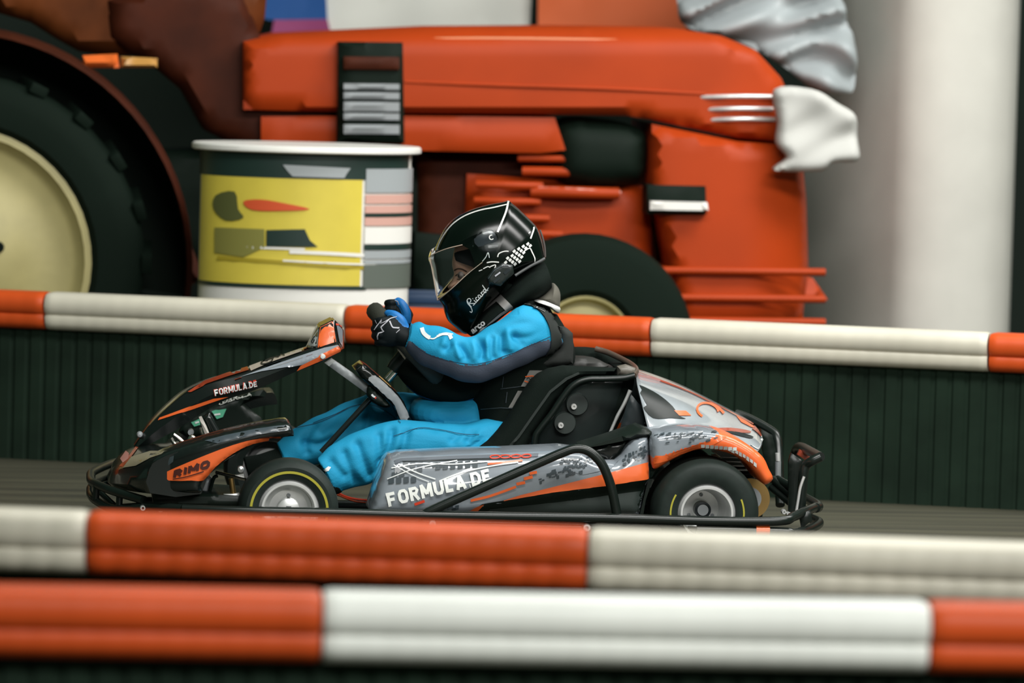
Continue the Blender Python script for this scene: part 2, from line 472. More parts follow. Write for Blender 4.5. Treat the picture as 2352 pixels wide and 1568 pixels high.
tpill('hood', [(560, 96), (640, 80), (820, 72), (1000, 64), (1300, 62), (1560, 66), (1660, 82), (1740, 116), (1800, 180), (1838, 262), (1850, 330), (1700, 318), (1500, 276), (1440, 266), (1200, 262), (920, 260), (560, 252)], 3.72, .62, .03, TRED, 22, bulge=lambda x, y: .05*max(0, (120-y)/55)**2+.06*max(0, (x-1640)/220)**2)
tpill('side_panel', [(600, 268), (920, 266), (1275, 270), (1300, 345), (1240, 352), (960, 346), (600, 345)], 3.75, .56, .012, TRED)
tpill('nose_panel', [(1500, 286), (1700, 326), (1852, 338), (1866, 460), (1872, 620), (1856, 742), (1570, 745), (1550, 640), (1520, 520), (1500, 430)], 3.70, .66, .035, TRED, 22, bulge=lambda x, y: .12*max(0, (x-1700)/170)**2)
tpill('air_cleaner', cr([(1290, 285), (1400, 278), (1480, 300), (1492, 350), (1470, 420), (1350, 432), (1285, 400)], 4, True), 3.74, .3, .09, TBLK, 20)
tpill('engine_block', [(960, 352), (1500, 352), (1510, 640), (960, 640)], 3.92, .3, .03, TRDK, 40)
tpill('crankcase', [(1075, 400), (1500, 430), (1500, 640), (1240, 640), (1230, 560), (1070, 548)], 3.84, .36, .05, TRED, 30)
tpill('underside_shade', [(955, 535), (1250, 560), (1260, 715), (950, 705)], 3.82, .3, .03, TBLK, 30)  # black panel added to stand for the dark space beneath the tractor
for k, (x0, x1, y, r) in enumerate([(1095, 1245, 425, .014), (1090, 1240, 462, .012), (1100, 1260, 500, .012), (1120, 1290, 536, .012), (1160, 1330, 560, .010), (1220, 1420, 442, .020), (1200, 1430, 395, .016), (1190, 1440, 365, .012), (1260, 1490, 600, .018)]):
    tubepx('engine_pipe', [(x0, y-2, 3.80), ((x0+x1)/2, y, 3.78), (x1, y+2, 3.80)], r, TRED, tr, 10, 4)
tubepx('fuel_line', [(1230, 432, 3.79), (1330, 436, 3.77), (1425, 442, 3.79)], .006, mat('pink_rubber_hose', (.7, .35, .3), .4), tr, 8, 4)
tpill('battery_box', [(1488, 425), (1622, 428), (1624, 492), (1488, 492)], 3.66, .16, .015, TBLK)
tpill('light_bar', [(1494, 462), (1625, 465), (1628, 484), (1494, 482)], 3.63, .03, .008, mat('white_lamp_lens', (.85, .83, .78), .3), 12)
for y, x0, x1 in ((222, 1590, 1795), (250, 1612, 1775), (274, 1618, 1780)):
    tubepx('nose_trim', [(x0, y+2, 3.735), ((x0+x1)/2, y-1, 3.70), (x1, y, 3.735)], .007, ALU, tr, 8, 4)
tubepx('hood_trim', [(900, 92, 3.76), (1100, 88, 3.74), (1400, 92, 3.74), (1640, 100, 3.76)], .005, mat('tan_trim', (.7, .25, .12), .3), tr, 8, 5)
tubepx('hood_crease', [(930, 188, 3.722), (1150, 196, 3.718), (1400, 204, 3.718), (1620, 216, 3.722)], .006, TRED, tr, 8, 5)
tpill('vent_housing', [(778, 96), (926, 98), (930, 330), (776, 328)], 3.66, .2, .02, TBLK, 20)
for i, (y0, y1) in enumerate([(130, 160), (192, 206), (212, 228), (234, 256), (260, 276), (286, 308)]):
    tpill('vent_slat', [(790, y0), (918, y0+1), (918, y1), (790, y1-1)], 3.64, .03, .008, mat('grey_slat', (.30, .32, .33), .4) if i else TRDK, 14)
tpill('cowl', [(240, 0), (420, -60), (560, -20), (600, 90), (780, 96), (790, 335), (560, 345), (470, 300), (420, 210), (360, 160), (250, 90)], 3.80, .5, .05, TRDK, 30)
tpill('cowl_panel', [(560, 110), (770, 108), (770, 240), (560, 230)], 3.74, .05, .02, TRED, 24)
tpill('frame_rail', [(250, 352), (440, 345), (900, 350), (1050, 430), (1045, 600), (700, 660), (460, 640), (380, 560), (300, 430)], 3.95, .3, .04, TBLK, 40)
tpill('foot_plate', [(330, 420), (380, 415), (470, 640), (430, 660)], 3.88, .05, .02, TRDK, 24)
# front axle and lower frame
tpill('front_frame', [(1240, 612), (1560, 610), (1870, 640), (1905, 690), (1500, 700), (1240, 690)], 3.86, .3, .03, TRED, 30)
for y in (622, 684, 737):
    tubepx('axle_bar', [(1450, y-2, 3.7), (1660, y, 3.68), (1895, y+3, 3.7)], .013, TRED, tr, 8, 3)
# rear mudguard
def mudguard():
    c = P(-100, 600, 3.6); vs, fs = [], []; n = 30
    prof = [(.74, 3.36), (.755, 3.38), (.76, 3.5), (.76, 3.8), (.745, 3.8), (.745, 3.5), (.735, 3.38)]
    for i in range(n+1):
        a = rad(-8+150*i/n)
        for r, y in prof: vs.append((c.x+r*math.cos(a), y, c.z+r*math.sin(a)))
    k = len(prof)
    for i in range(n):
        for j in range(k): fs.append((i*k+j, i*k+(j+1) % k, (i+1)*k+(j+1) % k, (i+1)*k+j))
    fs += [tuple(range(k)), tuple(range(n*k, n*k+k))]
    mesh('mudguard', vs, fs, TRDK, tr, 40)
    # inner side wall of the mudguard
    vs, fs = [], []
    for i in range(n+1):
        a = rad(-8+150*i/n)
        vs += [(c.x+.75*math.cos(a), 3.76, c.z+.75*math.sin(a)), (c.x+.2*math.cos(a), 3.76, c.z+.2*math.sin(a)), (c.x+.2*math.cos(a), 3.79, c.z+.2*math.sin(a)), (c.x+.75*math.cos(a), 3.79, c.z+.75*math.sin(a))]
    for i in range(n):
        for j in range(4): fs.append((i*4+j, i*4+(j+1) % 4, i*4+4+(j+1) % 4, i*4+4+j))
    mesh('mudguard_wall', vs, fs, TBLK, tr, 30)
mudguard()
tpill('deck_panel', cr([(-60, -90), (540, -90), (610, 40), (560, 96), (420, 110), (310, 128), (180, 118), (70, 52), (-60, 6)], 2, True), 3.84, .4, .05, mat('deck_red_shaded', (.11, .028, .005), .7, spec=.2, noise=.3, nscale=5), 30)  # deck red toned down to brown, its shadow put into the colour
tpill('tail_lamp', [(190, 128), (270, 124), (275, 156), (190, 156)], 3.5, .06, .02, mat('orange_lamp_lens', (.8, .16, .03), .3), 14)
tpill('amber_reflector', [(278, 130), (362, 134), (362, 156), (278, 156)], 3.5, .05, .02, mat('amber_lens', (.5, .25, .06), .35), 14)
def twheel(px, py, Y, Rr, wd, rim, lugs):
    c = P(px, py, Y); root = empty('wheel', c, tr)
    lathe('tyre', [(rim, .02), (rim+.02, 0), (Rr*.86, -.005), (Rr*.96, .01), (Rr, .04), (Rr, wd-.04), (Rr*.96, wd), (rim, wd)], (c.x, Y, c.z), TTYR, root, 48, closed=True)
    lathe('rim', [(rim, .02), (rim*.95, .015), (rim*.9, .05), (rim*.85, .06), (rim*.5, .045), (rim*.42, .01), (rim*.2, .0), (.0001, 0)], (c.x, Y, c.z), TYEL, root, 48)
    for k in range(6):
        a = rad(20+60*k); bolt('wheel_nut', (c.x+rim*.33*math.cos(a), Y, c.z+rim*.33*math.sin(a)), .018, .015, TBLK, root)
    me = None
    for k in range(lugs):
        a = 2*math.pi*k/lugs
        if me is None:
            v, f = box_data((-.012, 0, -.03), (.022, wd*.52, .03), .004)
            o = mesh('tread_lug', v, f, TTYR, root, 30); me = o.data
        else:
            o = bpy.data.objects.new('tread_lug', me); link(o, root)
        o.matrix_world = Matrix()
        o.matrix_basis = Matrix.Translation((c.x+Rr*math.cos(a), Y+.01, c.z+Rr*math.sin(a))) @ Matrix.Rotation(-a, 4, 'Y') @ Matrix.Rotation(rad(18), 4, 'X')
    return root
twheel(-100, 600, 3.38, .60, .30, .43, 22)
twheel(1345, 790, 3.46, .355, .15, .155, 0)

# ================================================================== PROMOTION COUNTER
def counter():
    c = P(700, 520, 3.02); z0 = 0; zt = P(700, 331, 3.02).z
    root = empty('promotion_counter', (c.x, 3.02, 0)); tag(root, 'yellow round promotion counter with white oval top, in front of the tractor', 'counter')
    ax, ay = .330, .22
    WT = mat('counter_white', (.80, .79, .74), .4); CY = mat('counter_yellow', (.66, .54, .07), .45, noise=.08, nscale=6)
    CB = mat('counter_black', (.012, .03, .024), .45); CG = mat('counter_grey', (.34, .37, .38), .4)
    CP = mat('counter_pink', (.62, .36, .30), .4); CR = mat('counter_red', (.62, .09, .03), .4)
    def ring(name, z_a, z_b, a0, a1, m, off, par=root, th=.004, n=40):
        vs, fs = [], []
        for i in range(n+1):
            a = rad(a0+(a1-a0)*i/n)
            for (o_, z) in ((off, z_a), (off, z_b), (off-th, z_b), (off-th, z_a)):
                vs.append((c.x+(ax+o_)*math.sin(a), 3.02-(ay+o_)*math.cos(a), z))
        for i in range(n):
            for j in range(4): fs.append((i*4+j, i*4+(j+1) % 4, i*4+4+(j+1) % 4, i*4+4+j))
        if abs(a1-a0) < 359: fs += [(0, 1, 2, 3), tuple(4*n+q for q in range(4))]
        return mesh(name, vs, fs, m, par, 40)
    zy = lambda y: P(700, y, 3.02-ay).z
    ring('body', 0, zt-.018, 0, 360, WT, 0, th=.02, n=64)
    # top board
    vs, fs = [], []; n = 64
    for z, s in ((zt-.022, .98), (zt-.018, 1), (zt-.005, 1), (zt, .985)):
        for i in range(n):
            a = 2*math.pi*i/n; vs.append((c.x+.36*s*math.cos(a), 3.02+.26*s*math.sin(a), z))
    for j in range(3):
        for i in range(n): fs.append((j*n+i, j*n+(i+1) % n, (j+1)*n+(i+1) % n, (j+1)*n+i))
    fs += [tuple(range(n)), tuple(range(3*n, 4*n))]
    mesh('counter_top', vs, fs, WT, root, 40)
    ring('header_band', zy(410), zt-.022, -88, 72, CB, .004)
    ring('yellow_wrap', zy(655), zy(411), -80, 30, CY, .004)
    ring('black_line', zy(664), zy(656), -85, 34, CB, .004)
    for i, (y0, y1, m) in enumerate([(385, 440, CG), (445, 465, CP), (470, 487, CP), (488, 496, CB), (497, 516, CP), (520, 558, WT), (560, 572, CB), (574, 592, CG), (596, 604, CG), (606, 660, mat('counter_dark_grey', (.11, .13, .11), .5))]):
        ring('side_stripe', zy(y1), zy(y0), 32, 84, m, .006, n=16)
    body = bvh(*[o for o in root.children if o.name.startswith(('yellow_wrap', 'header_band', 'body'))])
    kw = dict(Yg=2.8)
    decal('header_logo', [(650, 378), (805, 386), (795, 400), (790, 409), (672, 405), (660, 392)], body, CG, root, 10, .003, 2.8)
    decal('red_print', cr([(560, 462), (600, 458), (650, 466), (712, 480), (650, 484), (580, 482)], 3, True), body, CR, root, 10, .003, 2.8)
    decal('car_print', [(612, 528), (700, 526), (712, 552), (730, 567), (612, 566)], body, CB, root, 10, .003, 2.8)
    decal('dark_print', cr([(497, 448), (540, 440), (548, 480), (560, 500), (520, 506), (492, 480)], 3, True), body, mat('counter_olive', (.09, .10, .03), .5), root, 10, .003, 2.8)
    decal('shade_print', [(494, 522), (608, 526), (608, 568), (560, 590), (494, 580)], body, mat('counter_olive_light', (.22, .21, .05), .5), root, 10, .003, 2.8)
    strokes('line_print', [([(568, 568), (640, 570), (700, 572)], 5), ([(665, 578), (760, 582), (860, 588)], 8), ([(650, 598), (760, 604), (862, 608)], 4)], body, WT, root, .003, 2.8)
    strokes('olive_line', [([(500, 592), (700, 606), (858, 616)], 9)], body, mat('counter_mustard', (.36, .28, .02), .5), root, .003, 2.8)
counter()
# blue crate beside the counter
cp = P(975, 700, 3.45)
cr_root = empty('plastic_crate', (cp.x, 3.45, 0)); tag(cr_root, 'dark blue crate behind the rear barrier, right of the yellow counter', 'crate')
CRB = mat('dark_blue_plastic', (.010, .035, .085), .5)
zc = P(978, 676, 3.33).z
for nm, aa, bb in (('bottom', (-.075, -.12, 0), (.075, .12, .02)), ('side', (-.075, -.12, 0), (-.067, .12, zc)), ('side', (.067, -.12, 0), (.075, .12, zc)), ('side', (-.075, -.12, 0), (.075, -.11, zc)), ('side', (-.075, .11, 0), (.075, .12, zc)), ('rim', (-.083, -.128, zc-.03), (.083, -.108, zc)), ('rim', (-.083, .108, zc-.03), (.083, .128, zc))):
    box(nm, (cp.x+aa[0], 3.45+aa[1], aa[2]), (cp.x+bb[0], 3.45+bb[1], bb[2]), CRB, cr_root, .003)

# banners hung on a rail behind the tractor
def banner(name, poly, Y, m, parent, step=40, amp=.012):
    return pillow(name, poly, Y, .012, 0, m, parent, step, lambda x, y: amp*math.sin(x*.03)+amp*.5*math.sin(y*.05+x*.01), 610, 60)
bw = mat('white_banner_cloth', (.74, .74, .68), .7)
b1 = empty('banner', P(950, 0, 6.5)); tag(b1, 'white banner with blue and magenta corner hanging above the tractor hood', 'banner')
banner('cloth', [(735, -330), (1235, -330), (1215, 95), (745, 95)], 6.5, bw, b1)
banner('blue_print', [(480, -330), (735, -330), (752, 44), (620, 46), (540, 26), (500, 0)], 6.48, mat('blue_banner_cloth', (.012, .085, .30), .7), b1)
banner('magenta_print', [(630, 46), (752, 44), (765, 95), (620, 95)], 6.48, mat('magenta_banner_cloth', (.30, .05, .16), .7), b1)
b2 = banner('banner', [(1240, -330), (1565, -330), (1580, 95), (1235, 95)], 6.4, mat('orange_banner_cloth', (.80, .16, .05), .7), None)
tag(b2, 'plain orange banner hanging above the front of the tractor', 'banner')
# crumpled grey sheet hanging behind the nose, white bag on the nose
def drape(name, poly, Y, dep, m, amp, fr, label, cat):
    o = pillow(name, cr(poly, 4, True), Y, dep, .03, m, None, 11, lambda x, y: amp*math.sin(y*fr*.7+2.6*math.sin(x*.011)+1.3*math.sin(x*.023+y*.017))+amp*.6*math.sin(x*.041+y*.05+1.5*math.sin(y*.02)), 700, 70)
    tag(o, label, cat); return o
drape('tarpaulin', [(1585, -200), (1900, -200), (1930, -40), (1950, 50), (1966, 90), (1968, 200), (1935, 214), (1870, 205), (1800, 150), (1700, 96), (1590, 66), (1560, 10)], 4.42, .05, mat('grey_plastic_sheet', (.34, .38, .39), .45), .035, .11,
      'crumpled pale grey tarpaulin hanging behind the nose of the tractor', 'tarpaulin')
drape('bag', [(1785, 206), (1868, 205), (1925, 236), (1968, 268), (1974, 330), (1972, 370), (1915, 374), (1890, 393), (1782, 392), (1812, 362), (1788, 330), (1792, 280)], 3.60, .08, mat('white_cotton_cloth', (.50, .50, .47), .8), .012, .06,
      'white cloth bag hanging on the front end of the red tractor', 'bag')

# ================================================================== GO-KART
k0 = P(1150, 1290, .65)
KC = Vector((k0.x, .65, 0))
kt = empty('go_kart', KC); tag(kt, 'black and grey go-kart with orange stripes racing between the barriers', 'go-kart')
def kp(name, poly, Y, dep, R, m, step=9, bulge=None, par=None, sm=0, smooth=45):
    if sm: poly = cr(poly, sm, True)
    return pillow(name, poly, Y, dep, R, m, par or kt, step, bulge, 888, smooth)
def mirror(o, name=None):
    me = o.data.copy()
    for v in me.vertices: v.co.y = 1.3-v.co.y
    me.flip_normals()
    n = bpy.data.objects.new(name or o.name.split('.')[0], me); link(n, o.parent); return n
def loft(name, secs, m, parent=None, smooth=50, closed=True, caps=True):
    k = len(secs[0]); vs = [v for s in secs for v in s]; fs = []
    for i in range(len(secs)-1):
        for j in range(k if closed else k-1):
            fs.append((i*k+j, i*k+(j+1) % k, (i+1)*k+(j+1) % k, (i+1)*k+j))
    if caps and closed: fs += [tuple(range(k)), tuple(range((len(secs)-1)*k, len(secs)*k))]
    return mesh(name, vs, fs, m, parent or kt, smooth)
def smooth_secs(secs, n):
    """Catmull-Rom between matching points of successive sections"""
    cols = [cr([tuple(s[j]) for s in secs], n) for j in range(len(secs[0]))]
    return [[Vector(cols[j][i]) for j in range(len(cols))] for i in range(len(cols[0]))]

# ---- wheels
def kwheel(name, px, py, Y0, Rr, wd, rl, floor_y, rear):
    c = P(px, py, Y0); r = empty(name, c, kt); far = Y0 > .6
    s = -1 if far else 1
    def L(nm, prof, m, n=56, sm=40): return lathe(nm, [(a, s*b) for a, b in prof], (c.x, Y0, c.z), m, r, n, sm=sm)
    e = rl+.006
    lathe('tyre', [(a, s*b) for a, b in [(e, .012), (e+.004, .002), (e+.018, -.004), (Rr*.86, -.004), (Rr*.93, .004), (Rr*.985, .020), (Rr, .036), (Rr, wd-.036), (Rr*.985, wd-.02), (Rr*.93, wd-.004), (e+.02, wd), (e, wd-.012)]], (c.x, Y0, c.z), RUB, r, 64, closed=True)
    L('rim', [(e+.001, .010), (rl, .0), (rl-.005, .0), (rl-.008, .006), (rl-.010, .03), (rl-.013, floor_y*.7), (rl-.022, floor_y), (.024, floor_y), (.022, floor_y-.01), (.0001, floor_y-.01)], ALU)
    if rear:
        L('hub', [(.0215, floor_y), (.0215, floor_y-.05), (.017, floor_y-.052), (.0165, floor_y-.047), (.0001, floor_y-.047)], BLP)
        L('axle_end', [(.0145, floor_y-.046), (.0145, floor_y-.052), (.0001, floor_y-.052)], GRYM)
    else:
        L('hub', [(.030, floor_y-.004), (.028, floor_y-.016), (.014, floor_y-.02), (.0001, floor_y-.02)], ALU)
        L('axle_nut', [(.011, floor_y-.02), (.011, floor_y-.034), (.005, floor_y-.036), (.0001, floor_y-.03)], BLP, 6, 20)
    for k in range(3):
        a = rad(90+120*k); bolt('wheel_bolt', (c.x+.036*math.cos(a), Y0+s*(floor_y-.001), c.z+.036*math.sin(a)), .005, .006*s, GRYM, r)
    return r, c
for far in (0, 1):
    Yr, Yf = (0, .005) if not far else (1.3, 1.295)
    if far:
        pr = P(1624, 1179, 0); pf = P(664, 1172, .005)
    r1, c1 = kwheel('rear_wheel', 1624, 1179, 0, .14, .20, .069, .14, True) if not far else (None, None)
    r2, c2 = kwheel('front_wheel', 664, 1172, .005, .13, .13, .072, .045, False) if not far else (None, None)
    if not far: RC, FC = c1, c2
def proj_at(c, Y):
    q = Q((c.x, Y, c.z)); return q
x, y = proj_at(RC, 1.3); kwheel('rear_wheel', x, y, 1.3, .14, .20, .069, .14, True)
x, y = proj_at(FC, 1.295); kwheel('front_wheel', x, y, 1.295, .13, .13, .072, .045, False)
# yellow sidewall rings
fw = [o for o in bpy.data.objects if o.name == 'front_wheel'][0]; rw = [o for o in bpy.data.objects if o.name == 'rear_wheel'][0]
def arc_strip(name, c, Y, r0, r1, a0, a1, m, par, n=40):
    vs, fs = [], []
    for i in range(n+1):
        a = rad(a0+(a1-a0)*i/n); vs += [(c.x+r0*math.cos(a), Y, c.z+r0*math.sin(a)), (c.x+r1*math.cos(a), Y, c.z+r1*math.sin(a))]
    for i in range(n): fs.append((2*i, 2*i+1, 2*i+3, 2*i+2))
    return mesh(name, vs, fs, m, par, 60)
arc_strip('sidewall_ring', FC, .0000, .096, .1025, 0, 360, YEL, fw, 72)
for a0, a1 in ((-38, 24), (150, 190)):
    arc_strip('sidewall_ring', RC, -.0052, .094, .0985, a0, a1, YEL, rw, 20)
# ---- floor tray, chassis tubes, axle
xf, xr = P(300, 1150, .65).x, P(1490, 1180, .65).x
box('floor_tray', (xf+.1, .34, .032), (xr, .96, .042), SATB, kt, .002)
for Y in (.36, .94): tube('chassis_tube', [(xf+.02, Y, .05), (xr+.35, Y, .055)], .016, TUBE, kt, 12)
for x in (xf+.25, xf+.55, xr-.1, xr+.3): tube('cross_tube', [(x, .36, .052), (x, .94, .052)], .014, TUBE, kt, 10)
tube('rear_axle', [(RC.x, .12, RC.z), (RC.x, 1.18, RC.z)], .02, GRYM, kt, 16)
tube('stub_axle', [(FC.x, .05, FC.z), (FC.x, .2, FC.z)], .012, GRYM, kt, 12)
tube('stub_axle', [(FC.x, 1.1, FC.z), (FC.x, 1.25, FC.z)], .012, GRYM, kt, 12)
# ---- near side rail, upper hoop
rail = [(420, 1168, .03), (560, 1173, -.01), (770, 1177, -.02), (1000, 1183, -.02), (1400, 1189, -.02), (1640, 1196, -.02), (1790, 1196, -.02), (1822, 1186, .02), (1850, 1174, .10), (1874, 1164, .22)]
o = tubepx('side_rail', rail, .0125, TUBE, kt, 14, 6)
tubepx('rear_bumper_tube', [(1874, 1166, .20), (1880, 1164, .24), (1876, 1158, .32), (1858, 1148, .6), (1841, 1139, .85), (1815, 1128, 1.1)], .013, TUBE, kt, 14, 5)
tubepx('rear_bumper_tube', [(1600, 1217, -.015), (1790, 1221, -.015), (1822, 1225, .0), (1850, 1218, .08), (1876, 1206, .22), (1880, 1198, .34), (1862, 1190, .6), (1840, 1180, .9)], .013, TUBE, kt, 14, 5)
tubepx('bumper_sleeve', [(1736, 1218, -.016), (1767, 1219, -.016)], .0142, ORG, kt, 14, 1)
kp('bumper_link', [(1836, 1180), (1862, 1172), (1866, 1196), (1842, 1212)], .06, .02, .004, TUBE)
tubepx('side_hoop', [(958, 1190, -.012), (990, 1172, -.018), (1100, 1123, -.02), (1230, 1066, -.02), (1290, 1040, -.02), (1322, 1030, -.02), (1352, 1036, -.02), (1380, 1062, -.02), (1398, 1100, -.02), (1409, 1140, -.018), (1418, 1188, -.012)], .0125, TUBE, kt, 14, 6)
tubepx('lower_rail', [(900, 1202, .01), (1200, 1207, .01), (1600, 1217, .01)], .010, TUBE, kt, 10, 2)
for x, y, r in ((992, 1200, .010), (1346, 1210, .011)):
    p = P(x, y, -.0); bolt('rail_bolt', (p.x, -.012, p.z), r, .012, mat('zinc_bolt', (.7, .7, .68), .3, metal=.5), kt)
# ---- rear hoop standing on the bumper
tubepx('rear_hoop', [(1838, 1182, .26), (1842, 1130, .26), (1846, 1085, .26), (1852, 1068, .26), (1866, 1058, .25), (1884, 1049, .25)], .013, TUBE, kt, 14, 5)
tubepx('rear_hoop', [(1884, 1049, .25), (1862, 1037, .5), (1842, 1027, .8), (1832, 1028, .92), (1826, 1045, .95), (1824, 1100, .95), (1822, 1160, .95)], .013, TUBE, kt, 14, 5)
kp('hoop_post', [(1818, 1040), (1846, 1060), (1838, 1100), (1832, 1185), (1812, 1180), (1812, 1060)], .40, .02, .004, TUBE)
kp('hoop_plate', [(1838, 1032), (1868, 1052), (1858, 1062), (1832, 1044)], .62, .02, .003, REDD)
tubepx('hoop_highlight', [(1847, 1094, .245), (1838, 1120, .245), (1833, 1150, .245), (1829, 1174, .245)], .004, ALU, kt, 8, 4)  # pale strip added as the highlight running down the hoop post
tubepx('tail_tube', [(1690, 950, .95), (1722, 962, .93), (1772, 990, .88), (1784, 1006, .86), (1788, 1040, .84), (1790, 1100, .8), (1792, 1160, .75)], .013, TUBE, kt, 12, 5)
kp('tail_guard', [(1748, 985), (1775, 1000), (1784, 1040), (1784, 1110), (1770, 1110), (1752, 1030)], .80, .03, .005, SATB)
tubepx('tail_bracket', [(1787, 1060, .72), (1787, 1098, .72)], .0085, GRYM, kt, 10, 1)
tubepx('tail_bracket', [(1786, 1040, .72), (1787, 1058, .72)], .007, ALU, kt, 10, 1)
for (a, b, c_, d) in ((1776, 1100, 1836, 1150), (1772, 1118, 1838, 1172), (1786, 1100, 1826, 1122)):
    tubepx('bumper_stay', [(a, b, .55), (c_, d, .45)], .011, TUBE, kt, 10, 1)
for x, y in ((1799, 1174), (1810, 1179)):
    p = P(x, y, .42); bolt('stay_bolt', (p.x, .42, p.z), .007, .02, ALU, kt)
# ---- engine, exhaust, brake disc
ep = P(1690, 1090, .45)
en = empty('engine', ep, kt)
box('crankcase', (ep.x-.10, .34, .08), (ep.x+.05, .62, .24), SATB, en, .01)
for k in range(6):
    box('cooling_fin', (ep.x-.06, .32, .205+.011*k), (ep.x+.045, .52, .209+.011*k), ALU if k > 1 else SATB, en, .001)
lathe('exhaust', [(.0001, 0), (.045, 0), (.05, .01), (.05, .18), (.045, .19), (.0001, .19)], (ep.x-.08, .70, .2), SATB, en, 24)
bc = P(1722, 1145, .27); br = empty('brake_disc', bc, kt)
lathe('disc', [(.054, 0), (.054, .008), (.030, .008), (.030, 0)], (bc.x, .27, bc.z), BRASS, br, 40, closed=True)
lathe('disc_carrier', [(.018, -.004), (.031, -.004), (.031, .010), (.018, .010)], (bc.x, .27, bc.z), GRYM, br, 24, closed=True)
# ---- side pod
POD = [(853, 1176), (871, 1117), (882, 1085), (890, 1067), (900, 1057), (921, 1051), (1058, 1045), (1150, 1043), (1237, 1039), (1300, 1036), (1336, 1041), (1370, 1056), (1382, 1060), (1416, 1060), (1432, 1046), (1444, 1026), (1456, 1012), (1476, 1004), (1492, 1000), (1495, 1040), (1495, 1099), (1482, 1140), (1473, 1188), (1100, 1188), (853, 1180)]
def podb(x, y):
    t = max(0, min(1, (y-1050)/90)); b = .012*(1-t)**2
    lo = 1163-(x-1097)*.163          # crease between the print and the dark lower skirt
    if y > lo: b += min(.022, (y-lo)*.0010)
    return b-.010*math.exp(-((x-1150)/150)**2-((y-(1098-(x-1150)*.22))/22)**2)
pod = kp('side_pod', POD, .03, .24, .03, GRYP, 7, podb)
pod_f = mirror(pod, 'side_pod')
PB = bvh(pod)
def dc(name, poly, m, tgt=None, par=None, step=8, off=.0012, sm=0, Yg=.05):
    if sm: poly = cr(poly, sm, True)
    return decal(name, poly, tgt or PB, m, par or pod, step, off, Yg)
dc('lower_skirt', [(1090, 1178), (1097, 1164), (1108, 1157), (1267, 1131), (1386, 1115), (1492, 1100), (1480, 1140), (1474, 1176)], SATB)
dc('skirt_crease', [(1118, 1176), (1125, 1168), (1300, 1150), (1478, 1126), (1474, 1176)], mat('dark_skirt', (.028, .038, .034), .5), off=.0018)
dc('orange_stripe', [(1157, 1149), (1194, 1137), (1386, 1089), (1492, 1060), (1493, 1099), (1386, 1116), (1267, 1131), (1157, 1150)], ORG, off=.0016)
dc('orange_tail', [(1076, 1174), (1094, 1164), (1112, 1158), (1098, 1172)], ORG, off=.0016)
dc('rear_recess', [(1338, 1043), (1372, 1057), (1382, 1060), (1416, 1060), (1430, 1048), (1404, 1076), (1340, 1090), (1300, 1080)], GRYP, off=.001)
dc('top_edge', [(905, 1058), (921, 1053), (1058, 1047), (1237, 1041), (1236, 1049), (1058, 1054), (925, 1059), (908, 1066)], mat('mid_grey_print', (.115, .13, .15), .35, coat=.3), off=.0016)
dc('border_line', [(925, 1059), (1058, 1055), (1180, 1052), (1180, 1054), (1058, 1057), (926, 1061)], BLP, off=.002, step=5)
# chequered and scratched print
ck = []
V, Fc = [], []
def quad(x0, y0, w_, h_, sh=0):
    k = len(V); V.extend([(x0, y0), (x0+w_, y0-sh*w_), (x0+w_, y0+h_-sh*w_), (x0, y0+h_)]); Fc.append((k, k+1, k+2, k+3))
rnd = random.Random(3)
for j, (yy, xs, n, hh) in enumerate([(1063, 925, 6, 9), (1075, 907, 4, 10), (1063, 1000, 6, 14), (1097, 893, 4, 12), (1085, 900, 2, 9)]):
    for i in range(n):
        quad(xs+i*17, yy+(i*-.8 if j else 0), 12, hh+2, .12)
put2d('checker_print', V, Fc, PB, GRYD, pod, .002)
V, Fc = [], []
for i in range(46):
    x = rnd.uniform(1235, 1345); y = 1100-(x-1235)*.27+rnd.uniform(-13, 8)
    w_ = rnd.uniform(3, 9); quad(x, y, w_, rnd.uniform(3, 8), .25)
for i in range(26):
    x = rnd.uniform(1285, 1360); y = 1050+rnd.uniform(0, 12); quad(x, y, rnd.uniform(3, 9), rnd.uniform(2, 5), .1)
for i in range(34):
    x = rnd.uniform(1425, 1484); y = 1048-(x-1425)*.42+rnd.uniform(-6, 24)
    quad(x, y, rnd.uniform(3, 8), rnd.uniform(3, 6), .3)
for i in range(8): quad(1018+rnd.uniform(0, 30), 1160+rnd.uniform(0, 8), rnd.uniform(4, 9), rnd.uniform(4, 6), .2)
put2d('speckle_print', V, Fc, PB, GRYD, pod, .002)
strokes('scratch_print', [([(900, 1075), (960, 1065), (1040, 1066), (1120, 1060)], 2.5), ([(915, 1066), (960, 1086), (1000, 1100)], 3), ([(905, 1068), (950, 1092), (985, 1106)], 2), ([(890, 1100), (940, 1080), (990, 1068), (1050, 1058)], 2.2), ([(1010, 1104), (1060, 1085), (1130, 1070), (1190, 1062)], 3)], PB, WHP, pod, .0024)
strokes('orange_dash', [([(1081, 1149), (1120, 1140), (1150, 1130), (1185, 1117)], 6), ([(1186, 1111), (1206, 1107)], 7, 1), ([(1203, 1099), (1223, 1094)], 7, 1), ([(1216, 1087), (1233, 1084)], 6, 1), ([(1120, 1066), (1160, 1062), (1200, 1058)], 4)], PB, ORG, pod, .0024)
def oval(cx, cy, a, b, ang=0, n=20):
    t = math.radians(ang); return [(cx+a*math.cos(q)*math.cos(t)-b*math.sin(q)*math.sin(t), cy+a*math.cos(q)*math.sin(t)+b*math.sin(q)*math.cos(t)) for q in [2*math.pi*i/n for i in range(n)]]
strokes('oval_print', [(oval(1137+24*i, 1050-i*.7, 11, 3.4, -3), 2.4, 1, True) for i in range(4)], PB, REDP, pod, .0026)
block('lettering', 'FORMULA.DE', (896, 1162), (1128, 1107), 31, PB, mat('cream_lettering', (.82, .84, .80), .4), pod, .31, .0034, .02)
